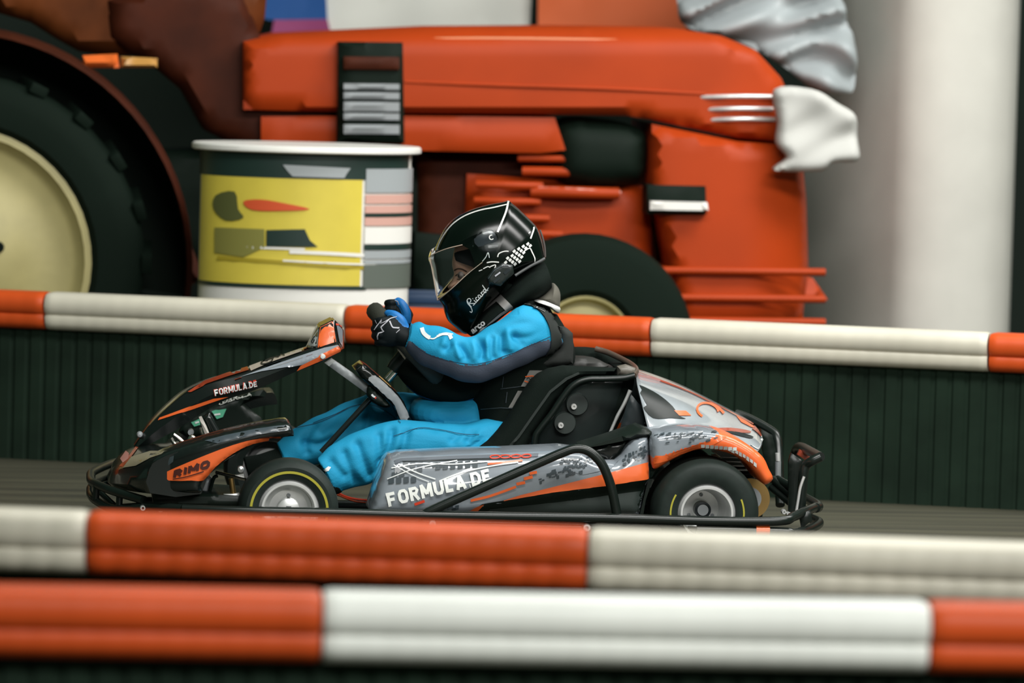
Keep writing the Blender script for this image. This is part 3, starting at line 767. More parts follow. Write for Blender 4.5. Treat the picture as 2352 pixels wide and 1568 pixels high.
strokes('red_print', [([(952, 1158), (975, 1150)], 6, 1)], PB, REDP, pod, .0026)
kp('pod_cavity', [(1336, 1036), (1372, 1022), (1456, 1002), (1458, 1010), (1444, 1026), (1432, 1046), (1416, 1058), (1382, 1058)], .10, .14, .01, BLK)
kp('pod_shelf', [(1340, 1030), (1405, 1010), (1478, 985), (1498, 992), (1498, 1003), (1460, 1008), (1380, 1024)], .05, .2, .012, SATB)
# ---- rear wheel arch
FEN = [(1497, 1004), (1530, 994), (1567, 989), (1618, 989), (1669, 998), (1708, 1015), (1738, 1035), (1757, 1054), (1768, 1078), (1778, 1101), (1759, 1115), (1741, 1095), (1720, 1069), (1695, 1051), (1669, 1040), (1631, 1032), (1593, 1036), (1562, 1049), (1537, 1062), (1522, 1071), (1507, 1078), (1500, 1068)]
fen = kp('wheel_arch', cr(FEN, 3, True), .02, .24, .022, GRYP, 7, lambda x, y: .0)
OPOLY = [(1497, 1051), (1530, 1044), (1562, 1033), (1590, 1024), (1619, 1014), (1648, 1000), (1668, 984), (1720, 1000), (1775, 1050), (1800, 1110), (1759, 1130), (1720, 1090), (1640, 1052), (1560, 1066), (1507, 1090), (1490, 1080)]
fen.data.materials.append(ORG)
for p_ in fen.data.polygons:
    if inside(Q((p_.center.x, .02, p_.center.z)), OPOLY): p_.material_index = 1
fen_f = mirror(fen, 'wheel_arch'); FB = bvh(fen)
fd = lambda nm, poly, m, **k: dc(nm, poly, m, FB, fen, **k)
fd('orange_print', [(1501, 1052), (1530, 1044), (1562, 1033), (1590, 1024), (1619, 1014), (1648, 1001), (1672, 1003), (1640, 1020), (1600, 1030), (1562, 1043), (1530, 1058), (1502, 1066)], ORG)
V, Fc = [], []
for i in range(42):
    x = rnd.uniform(1502, 1650); y = 1000+rnd.uniform(-6, 20)-(x-1502)*.05
    if y > 1040-(x-1502)*.20: continue
    quad(x, y, rnd.uniform(4, 11), rnd.uniform(1.5, 4.5), .25)
put2d('speckle_print', V, Fc, FB, GRYD, fen, .002)
V, Fc = [], []
for i in range(8): quad(1610+i*10.5, 1020+i*.7+.04*i*i, 8.5, 7, .0)
for i in range(8):
    x = 1672+i*8.5; quad(x, 1026+i*2.2+.36*i*i, 6.5, 7+(i % 2)*1.5, -.4-.06*i)
put2d('white_lettering', V, Fc, FB, WHP, fen, .002)
kp('arch_liner', cr([(1493, 1010), (1500, 1060), (1540, 1052), (1600, 1026), (1660, 1030), (1720, 1060), (1770, 1100), (1750, 1050), (1660, 1000), (1560, 995)], 3, True), .10, .20, .01, SATB)
kp('mud_flap', [(1497, 1060), (1524, 1068), (1500, 1100), (1484, 1150), (1478, 1186), (1470, 1186), (1490, 1100)], .06, .18, .01, SATB)
# ---- engine cover
pa = [(1493, 1006), (1530, 996), (1567, 991), (1618, 991), (1669, 1000), (1708, 1018), (1741, 1036)]
pb = [(1478, 940), (1522, 955), (1568, 966), (1622, 975), (1676, 986), (1722, 1006), (1748, 1026)]
pc = [(1464, 882), (1518, 905), (1572, 928), (1625, 950), (1680, 973), (1728, 996), (1751, 1016)]
pd = [(1460, 857), (1516, 875), (1580, 899), (1640, 928), (1695, 956), (1733, 977), (1750, 1000)]
def rowp(l, Y): return [P(x, y, Y) for x, y in cr(l, 4)]
secs = [rowp(pa, .20), rowp(pa, .215), rowp(pb, .26), rowp(pc, .34), rowp(pd, .50)]
secs += [[Vector((v.x, .65, v.z+.004)) for v in secs[-1]]]+[[Vector((v.x, 1.3-v.y, v.z)) for v in s] for s in reversed(secs)]
secs = smooth_secs(secs, 4)
COVER = mat('cover_grey_gloss', (.30, .33, .35), .22, coat=.8, noise=.15, nscale=8)
cov = loft('engine_cover', secs, COVER, kt, 60, closed=False, caps=False)
sol = cov.modifiers.new('solid', 'SOLIDIFY'); sol.thickness = .004; sol.offset = -1
CB_ = bvh(cov)
cd = lambda nm, poly, m, **k: dc(nm, poly, m, CB_, cov, Yg=.4, **k)
cd('black_side', cr([(1462, 886), (1490, 894), (1520, 912), (1545, 934), (1560, 955), (1575, 962), (1540, 960), (1500, 960), (1474, 930)], 3, True), mat('gloss_black_print', (.01, .014, .013), .35, spec=.2), off=.0014)
cd('orange_print', [(1548, 943), (1575, 944), (1588, 955), (1560, 955)], ORG, off=.0018)
cd('red_edge', [(1690, 955), (1714, 968), (1735, 982), (1726, 982), (1702, 970)], ORG, off=.0018)
cd('dark_slot', cr([(1664, 991), (1690, 992), (1716, 998), (1730, 1004), (1722, 1007), (1696, 1001)], 3, True), BLP, off=.0018)
cd('red_streak', cr([(1640, 985), (1680, 983), (1722, 990), (1718, 995), (1680, 992)], 3, True), REDD, off=.0016)
strokes('orange_ring', [(oval(1625, 944, 25, 17, 18)[6:20], 5, 1), ([(1632, 928), (1650, 938), (1662, 950)], 6)], CB_, ORG, cov, .0022, .4)
strokes('cover_edge', [(cr(pd[1:], 3), 3, 1)], CB_, REDD, cov, .0022, .4)
strokes('cover_lip', [([(1750, 1000), (1751, 1016), (1741, 1034), (1722, 1024)], 4)], CB_, WHP, cov, .0022, .4)
kp('vent_fins', [(1450, 905), (1470, 930), (1488, 962), (1493, 1000), (1478, 1010), (1420, 1008), (1440, 930)], .30, .02, .004, BLP)
for k in range(3):
    tubepx('vent_fin', [(1480, 950+22*k, .295), (1503, 951+22*k, .285)], .003, BLP, kt, 8, 1)

# ---- seat
SEATU = [(1040, 1050), (1075, 1043), (1100, 1030), (1125, 1012), (1148, 988), (1165, 966), (1180, 943), (1193, 920), (1207, 897), (1222, 876), (1238, 861), (1262, 849), (1297, 842), (1419, 848), (1420, 862), (1390, 864), (1345, 866), (1322, 876), (1302, 893), (1262, 947), (1226, 1002), (1216, 1030), (1214, 1052), (1120, 1056)]
sb = kp('seat_cushion', SEATU, .42, .06, .035, MATB, 8)
mirror(sb, 'seat_cushion')
kp('cushion_seam', [(1150, 1045), (1190, 1000), (1225, 950), (1262, 898), (1300, 868), (1330, 856), (1332, 859), (1304, 872), (1266, 902), (1229, 954), (1194, 1004), (1156, 1048)], .410, .02, .004, mat('charcoal_foam', (.020, .027, .024), .85), 6)
sh = kp('seat_shell', [(1226, 1040), (1230, 1003), (1267, 947), (1308, 893), (1341, 872), (1400, 864), (1455, 862), (1449, 892), (1398, 1003), (1388, 1040)], .46, .02, .012, mat('seat_shell_plastic', (.010, .015, .014), .28, coat=.2), 9, lambda x, y: .02*((x-1340)/110)**2)
mirror(sh, 'seat_shell')
ls = []
for Y in (.47, .6, .7, .83):
    ls.append([P(x, y, .46)+Vector((0, Y-.46, 0)) for x, y in cr([(1440, 850), (1442, 892), (1394, 1000), (1330, 1060), (1180, 1110), (1020, 1120)], 5)])
bk = loft('seat_back', ls, MATB, kt, 60, closed=False, caps=False); s2 = bk.modifiers.new('solid', 'SOLIDIFY'); s2.thickness = .03; s2.offset = 0
kp('head_rest', cr([(1312, 804), (1330, 799), (1368, 801), (1395, 810), (1420, 822), (1445, 835), (1460, 848), (1458, 858), (1420, 856), (1330, 850), (1310, 840)], 2, True), .80, .05, .02, MATB, 9)
kp('seat_rim', cr([(1330, 822), (1370, 826), (1400, 840), (1420, 850), (1300, 850), (1305, 830)], 2, True), .66, .1, .02, mat('black_rubber_trim', (.02, .02, .018), .5), 9)
tubepx('head_rest_rim', [(1368, 801, .79), (1395, 809, .77), (1425, 823, .70), (1452, 838, .58), (1461, 850, .47), (1456, 862, .42)], .008, mat('bronze_trim', (.09, .065, .05), .3), kt, 10, 5)
kp('corner_cap', [(1420, 843), (1440, 838), (1461, 846), (1462, 862), (1440, 866), (1420, 862)], .42, .04, .012, mat('grey_brown_cap', (.13, .12, .10), .4), 6)
tubepx('seat_tube', [(1458, 862, .40), (1430, 868, .40), (1386, 870, .40), (1350, 871, .40), (1322, 881, .40), (1300, 902, .40), (1267, 950, .40), (1240, 985, .40), (1229, 1005, .40), (1226, 1045, .40)], .0088, TUBE, kt, 12, 6)
tubepx('seat_strut', [(1448, 896, .40), (1432, 930, .40), (1417, 958, .40), (1396, 1006, .40)], [.0062, .006, .0055]+[.005]*10+[.0045]*6, ALU, kt, 10, 6)
for (x, y, R_) in ((1326, 929, .030), (1298, 972, .030)):
    p = P(x, y, .435); lathe('seat_washer', [(.0001, 0), (R_-.002, 0), (R_, .003), (R_, .024), (.0001, .024)], (p.x, .438, p.z), mat('rubber_washer', (.018, .026, .023), .5), kt, 28)
for (x, y) in ((1318, 934), (1288, 977)):
    p = P(x, y, .43); bolt('seat_bolt', (p.x, .436, p.z), .0085, .010, mat('zinc_bolt', (.7, .7, .68), .3), kt)
kp('seat_tab', [(1140, 1042), (1172, 1028), (1178, 1030), (1152, 1046)], .41, .012, .002, GRYM, 5)

# ---- nose fairing (lofted across the kart)
def sec(pts, Y): return [P(x, y, Y) for x, y in pts]
n1 = [(345, 1132), (343, 1078), (362, 1056), (400, 1040), (440, 1030), (470, 1060), (462, 1134)]
n2 = [(318, 1130), (312, 1090), (336, 1054), (390, 1032), (440, 1024), (470, 1040), (462, 1130)]
n3 = [(268, 1122), (258, 1092), (280, 1066), (332, 1043), (400, 1032), (440, 1030), (440, 1124)]
n4 = [(262, 1116), (256, 1084), (274, 1056), (316, 1032), (385, 1026), (430, 1026), (430, 1118)]
NS = [sec(n1, .05), sec(n1, .07), sec(n2, .14), sec(n3, .34), sec(n4, .52)]
NS += [[Vector((v.x, .65, v.z)) for v in NS[-1]]]+[[Vector((v.x, 1.3-v.y, v.z)) for v in s] for s in reversed(NS)]
for s_ in NS:
    for v_ in s_:
        t_ = max(0, min(1, (v_.y-.62)/.55)); v_.z -= .085*t_*t_*(3-2*t_)*min(1, max(0, (v_.z-.05)/.08))
NS = smooth_secs(NS, 4)
NS = [[Vector(q) for q in cr([tuple(v) for v in s], 2, True)] for s in NS]
nose = loft('nose_fairing', NS, BLK, kt, 55); NB = bvh(nose)
nd = lambda nm, poly, m, **k: dc(nm, poly, m, NB, nose, Yg=.3, **k)
nd('tan_reflection', [(281, 1075), (300, 1050), (345, 1036), (392, 1036), (345, 1052), (312, 1070)], mat('sand_reflection', (.20, .18, .12), .4), off=.0014)  # tan patch paints the reflection on the upper face of the nose
nd('red_edge', [(275, 1070), (296, 1048), (312, 1026), (318, 1028), (300, 1052), (283, 1074)], REDD, off=.0018)
nd('badge', [(277, 1054), (290, 1036), (297, 1042), (296, 1054), (283, 1064)], mat('pale_red_print', (.42, .18, .15), .5), off=.0024)
# ---- fender in front of the near wheel
FF = [(345, 1132), (341, 1078), (358, 1055), (398, 1037), (452, 1019), (520, 999), (588, 984), (630, 977), (662, 973), (672, 984), (676, 1001), (668, 1003), (639, 1007), (600, 1017), (571, 1028), (540, 1046), (517, 1061), (494, 1080), (470, 1101), (462, 1118), (458, 1134)]
ff = kp('front_fender', cr(FF, 2, True), .03, .20, .02, BLK, 7, lambda x, y: .05*max(0, (480-x)/140)**2)
ff_f = mirror(ff, 'front_fender'); FFB = bvh(ff)
x0_, x1_ = P(380, 1050, .03).x, P(540, 1050, .03).x
for v_ in ff_f.data.vertices:
    t_ = max(0, min(1, (v_.co.x-x0_)/(x1_-x0_))); v_.co.z -= .10*(1-t_)*max(0, min(1, (v_.co.z-.05)/.1))
fdd = lambda nm, poly, m, **k: dc(nm, poly, m, FFB, ff, Yg=.08, **k)
fdd('orange_print', cr([(378, 1090), (381, 1084), (440, 1058), (505, 1032), (560, 1014), (600, 1006), (650, 1004), (640, 1007), (600, 1013), (560, 1026), (520, 1050), (490, 1075), (466, 1102), (440, 1103), (388, 1103)], 2, True), ORG, off=.0022, step=5)
block('black_lettering', 'RIMO', (402, 1096), (478, 1073), 15, FFB, mat('dark_red_lettering', (.06, .012, .008), .5), ff, .30, .0038, .45)
strokes('black_underline', [([(398, 1100), (430, 1094), (468, 1082)], 2.5)], FFB, mat('dark_red_lettering', (.06, .012, .008), .5), ff, .0038)
fdd('grey_top', [(470, 1012), (520, 999), (588, 985), (630, 979), (658, 976), (664, 982), (668, 987), (610, 995), (560, 1003), (500, 1018)], GRYD, off=.0014)
fdd('grey_side', [(347, 1128), (345, 1082), (362, 1062), (400, 1046), (398, 1060), (375, 1078), (372, 1100), (376, 1130)], mat('charcoal_print', (.035, .048, .052), .35, coat=.3), off=.0014)
kp('front_bulkhead', [(352, 1128), (560, 1140), (560, 1166), (352, 1158)], .10, .3, .008, SATB)
# ---- front panel
st = [((311, 1037), (308, 1024), .035), ((340, 1022), (328, 997), .05), ((370, 1006), (350, 970), .06), ((418, 979), (385, 937), .07), ((469, 945), (425, 906), .075), ((520, 918), (479, 882), .08), ((571, 901), (545, 864), .08), ((622, 880), (620, 838), .08), ((680, 853), (690, 813), .08), ((738, 831), (745, 797), .08), ((785, 806), (778, 790), .08)]
ps = []
for (lo, cr_, hw) in st:
    Yn = .65-hw
    a = P(lo[0], lo[1], Yn-.005); c = P(cr_[0], cr_[1], Yn); m_ = (a+c)/2+Vector((0, -.012, 0))
    t1 = Vector((c.x, Yn+.010, c.z+.003)); t2 = Vector((c.x, .65, c.z+.004))
    b = P(lo[0], lo[1], Yn-.005); ib = Vector((b.x, Yn+.02, b.z+.006))
    half = [ib, a, m_, c, t1]
    ps.append(half+[t2]+[Vector((v.x, 1.3-v.y, v.z)) for v in reversed(half)])
ps = smooth_secs(ps, 4)
fp = loft('front_panel', ps, BLK, kt, 38, closed=True); FPB = bvh(fp)
pdx = lambda nm, poly, m, **k: dc(nm, poly, m, FPB, fp, Yg=.52, **k)
pdx('grey_print', [(548, 867), (620, 841), (690, 817), (745, 799), (776, 793), (782, 797), (740, 814), (700, 836), (660, 843), (600, 853), (565, 862)], GRYP, off=.0020, step=4)
pdx('orange_print', [(681, 851), (690, 839), (738, 815), (778, 796), (785, 804), (738, 827)], ORG, off=.0028, step=4)
pdx('orange_line', [(363, 965), (367, 959), (440, 932), (490, 915), (524, 911), (500, 919), (440, 940)], ORG, off=.0018, step=5)
pdx('red_top', [(432, 901), (470, 876), (520, 858), (569, 843), (572, 851), (520, 867), (476, 882), (440, 900)], REDD, off=.0028, step=5)
pdx('number_plate', [(573, 842), (620, 824), (690, 799), (694, 808), (620, 834), (577, 853)], mat('beige_print', (.42, .37, .30), .4), off=.0028, step=5)
pdx('red_patch', [(697, 797), (712, 791), (716, 797), (698, 804)], REDD, off=.0028, step=4)
strokes('number', [(oval(614, 832, 14, 4.6, -19), 2.6, 1, True), ([(602, 835), (612, 826), (630, 820), (645, 817), (655, 818)], 3)], FPB, BLP, fp, .0038, .55)
block('lettering_outline', 'FORMULA.DE', (494.5, 909), (590, 887), 14.5, FPB, REDP, fp, .40, .0018, .10, .52)
block('lettering', 'FORMULA.DE', (495, 908), (590.5, 886.5), 12.5, FPB, WHP, fp, .24, .0028, .10, .52)
p = P(741, 818, .56); lathe('panel_fastener', [(.0001, -.006), (.006, -.005), (.0085, 0), (.009, .006)], (p.x, .556, p.z), mat('silver_cap', (.62, .66, .64), .35), kt, 20)
p = P(321, 998, .60); lathe('panel_fastener', [(.0001, -.006), (.006, -.005), (.0085, 0), (.009, .006)], (p.x, .60, p.z), GRYM, kt, 20)
# fin at the top of the panel
hull = [((734, 749), .585), ((767, 733), .585), ((774, 790), .57), ((726, 801), .57), ((702, 800), .635), ((789, 754), .64), ((791, 803), .64), ((780, 808), .575)]
bm = bmesh.new()
for (x, y), Y in hull:
    v = P(x, y, Y); bm.verts.new(v); bm.verts.new((v.x, 1.3-v.y, v.z))
bmesh.ops.convex_hull(bm, input=bm.verts[:])
bmesh.ops.dissolve_limit(bm, angle_limit=rad(3), verts=bm.verts[:], edges=bm.edges[:])
bmesh.ops.bevel(bm, geom=bm.edges[:], offset=.004, segments=2, affect='EDGES')
bm.verts.index_update()
fin = mesh('panel_fin', [v.co.copy() for v in bm.verts], [tuple(v.index for v in f.verts) for f in bm.faces], BLK, kt, 35); bm.free(); FNB = bvh(fin)
dc('orange_print', [(736, 751), (764, 737), (771, 785), (730, 798)], ORG, FNB, fin, off=.0012, Yg=.55)
dc('white_print', [(732, 755), (728, 798), (708, 799), (704, 797)], WHP, FNB, fin, off=.0012, Yg=.58)
dc('grey_print', [(771, 741), (786, 757), (787, 798), (779, 784)], GRYP, FNB, fin, off=.0012, Yg=.58)
strokes('letter_g', [([(726, 772), (722, 774), (716, 785), (719, 788), (724, 780), (721, 780)], 2.2, 1)], FNB, BLP, fin, .0022, .58)
strokes('red_mark', [([(776, 742), (783, 750)], 3, 1)], FNB, REDP, fin, .0022, .58)
# far front panel lettering and green sticker on the far fender
kp('fairing_wing', cr([(418, 975), (470, 940), (560, 908), (606, 895), (608, 912), (560, 928), (600, 960), (590, 990), (430, 1005)], 2, True), .98, .04, .01, SATB, 10)
fo = [o for o in kt.children if o.name.startswith('fairing_wing')][0]; FOB = bvh(fo)
lettering('lettering', 'FORMULA', (503, 930), (578, 908), 9, FOB, mat('grey_lettering', (.35, .36, .33), .5), fo, .03, .3, off=.003, Yg=.97)
GRN = mat('green_print', (.10, .42, .26), .5)
dc('green_sticker', [(486, 944), (520, 938), (512, 957), (498, 962)], GRN, FOB, fo, off=.003, Yg=.97)
dc('green_sticker', [(440, 970), (458, 961), (460, 975), (446, 979)], GRN, FOB, fo, off=.003, Yg=.97)
strokes('sticker_mark', [([(492, 952), (506, 950)], 4, 1), ([(448, 971), (457, 968)], 4, 1)], FOB, WHP, fo, .004, .97)
# ---- front bumper
for dy, nm in ((0, 'front_bumper_tube'), (40, 'front_bumper_tube')):
    y0 = dy
    tubepx(nm, [(330, 1148+dy*.45, .12), (262, 1128+y0, .24), (222, 1112+y0*.95, .36), (210, 1104+y0*.85, .44), (208, 1094+y0*.85, .56), (214, 1083+y0*.8, .70), (262, 1062+y0*.8, .95), (300, 1058+y0*.8, 1.08)], .0115, TUBE, kt, 14, 5)
for (x, y, Y) in ((222, 1112, .35), (212, 1088, .62), (275, 1133, .22)):
    tubepx('bumper_post', [(x, y, Y), (x-2, y+36, Y)], .009, TUBE, kt, 10, 1)
tubepx('bumper_brace', [(262, 1160, .4), (230, 1128, .5), (240, 1112, .6), (280, 1106, .6)], .008, TUBE, kt, 10, 5)
for x, y in ((328, 1165), (369, 1168)):
    p = P(x, y, .12); bolt('frame_bolt', (p.x, .12, p.z), .008, .02, ALU, kt)
tubepx('side_rail', [(262, 1168, .28), (330, 1163, .12), (420, 1167, .04)], .011, TUBE, kt, 12, 4)
# ---- pedals and steering linkage
tubepx('tie_rod', [(496, 1084, .16), (564, 1101, .12)], .0045, CHR, kt, 10, 1)
kp('steering_arm', [(496, 1137), (550, 1133), (551, 1158), (497, 1156)], .12, .03, .004, ALU, 8)
kp('axle_yoke', [(456, 1134), (462, 1110), (482, 1092), (488, 1100), (476, 1134)], .2, .03, .004, GRYM, 8)
tubepx('brake_hose', [(480, 1134, .2), (486, 1112, .19), (492, 1096, .18), (500, 1092, .18)], .005, SATB, kt, 8, 4)
tubepx('king_pin', [(536, 1132, .14), (531, 1098, .14)], .008, BRASS, kt, 10, 1)
kp('axle_clamp', [(540, 1092), (560, 1088), (562, 1098), (544, 1098)], .13, .03, .003, ALU, 6)
p = P(553, 1077, .14); lathe('ball_joint', [(.0001, -.01), (.008, -.008), (.010, 0), (.008, .01), (.0001, .012)], (p.x, .14, p.z), ALU, kt, 16)
tubepx('pedal', [(398, 998, .45), (412, 1008, .45), (428, 1024, .45)], .006, CHR, kt, 10, 4)
tubepx('pedal', [(392, 1006, .42), (404, 1022, .42), (424, 1028, .42)], .005, CHR, kt, 10, 4)
tubepx('pedal_bracket', [(432, 1018, .5), (440, 1002, .5), (452, 1014, .5)], .006, CHR, kt, 10, 4)
tubepx('pedal_bracket', [(462, 982, .55), (466, 1000, .55), (470, 1006, .55)], .005, CHR, kt, 10, 4)
p = P(407, 1028, .40)
lathe('pedal_ring', [(.0085, -.002), (.0085, .002), (.0065, .002), (.0065, -.002)], (p.x, .40, p.z), CHR, kt, 20, closed=True)
p = P(438, 992, .6); lathe('reservoir_cap', [(.0001, -.01), (.008, -.01), (.009, 0), (.009, .02)], (p.x, .6, p.z), GRYM, kt, 16)
kp('panel_stay', [(457, 958), (463, 956), (474, 978), (486, 1008), (476, 1010), (468, 990)], .50, .015, .003, mat('pale_stay', (.45, .42, .38), .5), 6)
kp('panel_stay', [(466, 958), (482, 948), (512, 1002), (490, 1008)], .54, .03, .004, BLK, 6)
# panel support bracket and steering column
kp('support_bar', [(745, 833), (761, 822), (858, 890), (846, 906)], .60, .03, .003, GRYM, 8)
kp('support_bar_tip', [(745, 833), (761, 822), (770, 829), (756, 841)], .596, .03, .003, mat('pale_metal', (.6, .62, .6), .4), 5)
arm = kp('column_support', [(816, 850), (834, 837), (848, 845), (872, 866), (900, 891), (915, 905), (928, 922), (938, 946), (947, 970), (919, 969), (906, 933), (889, 919), (851, 886), (830, 868)], .565, .17, .008, BLK, 7)
AB = bvh(arm)
dc('grey_face', cr([(846, 871), (852, 864), (862, 863), (884, 881), (912, 909), (926, 930), (939, 958), (921, 964), (908, 930), (892, 914), (865, 889)], 2, True), mat('satin_grey_face', (.32, .34, .35), .5), AB, arm, off=.002, Yg=.56, step=4)
pdd = kp('column_pod', cr([(844, 893), (851, 886), (870, 902), (897, 932), (881, 936), (857, 925), (845, 911)], 3, True), .572, .10, .01, SATB, 6)
PDB = bvh(pdd)
dc('badge', oval(859, 911, 9, 6, 45), BLP, PDB, pdd, step=4, off=.001, Yg=.56)
strokes('badge_mark', [([(854, 905), (858, 910), (862, 911)], 4)], PDB, WHP, pdd, .0022, .56)
strokes('badge_mark', [([(861, 912), (864, 914)], 4, 1)], PDB, REDP, pdd, .0022, .56)
p = P(935, 967, .56); bolt('support_bolt', (p.x, .563, p.z), .004, .004, ALU, arm)
tubepx('steering_column', [(738, 1038, .62), (850, 916, .62)], .0078, mat('column_black', (.012, .016, .015), .18, coat=.4), kt, 14, 1)
tubepx('steering_shaft', [(890, 873, .62), (914, 846, .62)], .011, CHR, kt, 16, 1)
tubepx('shaft_boot', [(900, 850, .62), (908, 840, .62), (922, 826, .62), (936, 812, .62)], [.017, .02, .022, .026], SATB, kt, 16, 1)
tubepx('shaft_collar', [(870, 864, .62), (884, 876, .62), (897, 888, .62)], .004, BRASS, kt, 10, 1)
kp('hub_plate', [(913, 803), (918, 803), (932, 822), (930, 826)], .585, .05, .002, CHR, 5)
# steering wheel
ctr = P(942, 800, .65); ax_ = Vector((.71, 0, .70)); uu = Vector((-.70, 0, .71)); vv = Vector((0, -1, 0))
sw = empty('steering_wheel', ctr, kt)
ring = [ctr+uu*.142*math.cos(2*math.pi*i/48)+vv*.142*math.sin(2*math.pi*i/48) for i in range(48)]
vs, fs = [], []
for i in range(48):
    d = (uu*math.cos(2*math.pi*i/48)+vv*math.sin(2*math.pi*i/48))
    for k in range(12):
        a = 2*math.pi*k/12; vs.append(ring[i]+d*.020*math.cos(a)+ax_*.024*math.sin(a))
for i in range(48):
    for k in range(12): fs.append((i*12+k, i*12+(k+1) % 12, ((i+1) % 48)*12+(k+1) % 12, ((i+1) % 48)*12+k))
mesh('rim', vs, fs, mat('wheel_rim_leather', (.028, .030, .022), .6, bump=.4), sw, 60)
for a in (20, 160, 270):
    d = uu*math.sin(rad(a))+vv*math.cos(rad(a))
    tube('spoke', [ctr+d*.02-ax_*.02, ctr+d*.136], .008, SATB, sw, 10)
v, f = lathe_data([(.0001, .0), (.035, 0), (.04, .008), (.04, .028), (.0001, .034)], (0, 0, 0), 24, 'z')
Mx = Matrix((uu, vv, ax_)).transposed()
mesh('hub_pad', [ctr+Mx@Vector(q)-ax_*.02 for q in v], f, SATB, sw, 40)
# red cable on the floor
tubepx('throttle_cable', [(770, 1128, .75), (800, 1142, .7), (840, 1148, .68), (880, 1146, .66)], .003, REDP, kt, 8, 5)
tubepx('throttle_cable', [(775, 1136, .72), (820, 1152, .68), (876, 1154, .66)], .0025, REDD, kt, 8, 5)

# ================================================================== DRIVER
def body():
    V, Fc, MI = [], [], []
    def add(vs, fs, m):
        k = len(V); V.extend([Vector(v) for v in vs]); Fc.extend([tuple(i+k for i in f) for f in fs])
        MI.extend(m if isinstance(m, list) else [m]*len(fs))
    def bd(secs, m=0, n=24, sm=5):
        v, f, mm = band_data(secs, n, sm); add(v, f, [1 if a else m for a in mm])
    def tb(pts, r, m=2, n=10, sm=4):
        p = cr([tuple(P(*q)) for q in pts], sm); rr = [q[0] for q in cr([(a, 0) for a in r], sm)] if isinstance(r, (list, tuple)) else r
        v, f = tube_data(p, rr, n); add(v, f, m)
        for e, rad_ in ((p[-1], rr[-1] if isinstance(rr, list) else rr),):
            vv_, ff_ = lathe_data([(.0001, -rad_), (rad_*.7, -rad_*.7), (rad_, 0), (rad_*.7, rad_*.7), (.0001, rad_)], e, 8, 'z'); add(vv_, ff_, m)
    # 0 blue, 1 slate grey, 2 black glove, 3 skin, 4 black fabric
    bd([(1075, 985, 1215, 1018, .65, .13), (1078, 930, 1228, 950, .65, .13), (1088, 880, 1245, 890, .65, .13), (1100, 830, 1280, 826, .65, .14), (1130, 785, 1292, 780, .65, .145), (1165, 735, 1284, 745, .65, .12), (1190, 700, 1262, 712, .65, .07)])
    bd([(1150, 690, 1262, 715, .65, .06), (1110, 640, 1235, 660, .65, .06)], 4)
    hw = [(1048, 560), (1040, 592), (1039, 612), (1043, 626), (1041, 636), (1034, 650), (1028, 660), (1036, 668), (1036, 680), (1040, 690), (1040, 706), (1060, 722), (1110, 705), (1165, 650), (1195, 590), (1180, 535), (1120, 512), (1075, 528)]
    v, f = blob_data(cr(hw, 3, True), (1110, 615), .65, .073, 2.2, 2.0, 22); add(v, f, 3)
    # near arm
    bd([(1262, 722, 1294, 790, .53, .05, -.4), (1235, 706, 1262, 812, .50, .062, -.38), (1197, 702, 1225, 828, .48, .066, -.38), (1159, 727, 1185, 846, .465, .066, -.36), (1120, 752, 1140, 866, .455, .062, -.26), (1084, 772, 1098, 879, .45, .060, -.18), (1052, 769, 1054, 873, .452, .057, -.24), (1022, 751, 1010, 855, .465, .055, -.34), (985, 746, 968, 838, .485, .050, -.30), (964, 738, 941, 816, .50, .045, -.28), (946, 745, 930, 799, .507, .040, -.3)], 0, 72, 8)
    bd([(952, 758, 938, 800, .508, .033), (932, 750, 918, 797, .512, .032), (916, 742, 906, 792, .515, .030)], 2)
    # near hand: palm, four fingers round the rim, thumb
    bd([(922, 738, 912, 794, .517, .028), (902, 726, 896, 797, .513, .027), (884, 727, 878, 795, .513, .023), (874, 731, 871, 790, .518, .016)], 2)
    for (y, dx, r) in ((738, 0, .0110), (754, -3, .0115), (770, -2, .0112), (786, 4, .0100)):
        tb([(900+dx*.3, y-2, .515), (880+dx, y-2, .503), (868+dx, y, .512), (863+dx, y+1, .535), (868+dx, y, .556), (884+dx, y-2, .566), (896+dx, y-3, .560)], [r*1.05, r, r, r*.95, r*.92, r*.88, r*.8])
    tb([(930, 752, .515), (921, 734, .512), (905, 722, .520), (890, 719, .535)], [.013, .0125, .0115, .010], 5)
    # far arm and hand
    bd([(1200, 730, 1210, 810, .80, .06), (1130, 790, 1130, 868, .86, .055), (1060, 802, 1050, 866, .87, .05), (990, 778, 975, 836, .84, .045), (945, 742, 930, 790, .79, .036)])
    bd([(950, 722, 930, 770, .785, .030), (936, 700, 920, 746, .77, .028), (912, 692, 906, 736, .765, .024)], 2)
    for (y, r) in ((696, .0105), (710, .011), (722, .0105), (733, .010)):
        tb([(912, y, .762), (898, y-1, .752), (890, y, .768), (893, y, .79), (906, y, .80)], [r, r, r*.95, r*.9, r*.8])
    tb([(934, 742, .75), (934, 718, .742), (924, 698, .745), (914, 690, .755)], [.012, .0125, .0115, .010], 5)
    # near leg
    bd([(1165, 960, 1185, 1050, .55, .075), (1120, 962, 1130, 1062, .53, .075), (1060, 972, 1050, 1066, .52, .070), (990, 970, 975, 1064, .51, .064), (940, 964, 925, 1064, .505, .060), (896, 966, 900, 1080, .50, .058), (856, 978, 876, 1094, .495, .056), (810, 994, 848, 1110, .49, .052), (765, 1020, 808, 1122, .485, .048), (728, 1052, 775, 1128, .48, .044)], 0, 28, 6)
    bd([(745, 1062, 785, 1130, .48, .036), (700, 1084, 720, 1148, .47, .036), (650, 1098, 655, 1146, .46, .034), (600, 1100, 600, 1138, .455, .026)], 4)
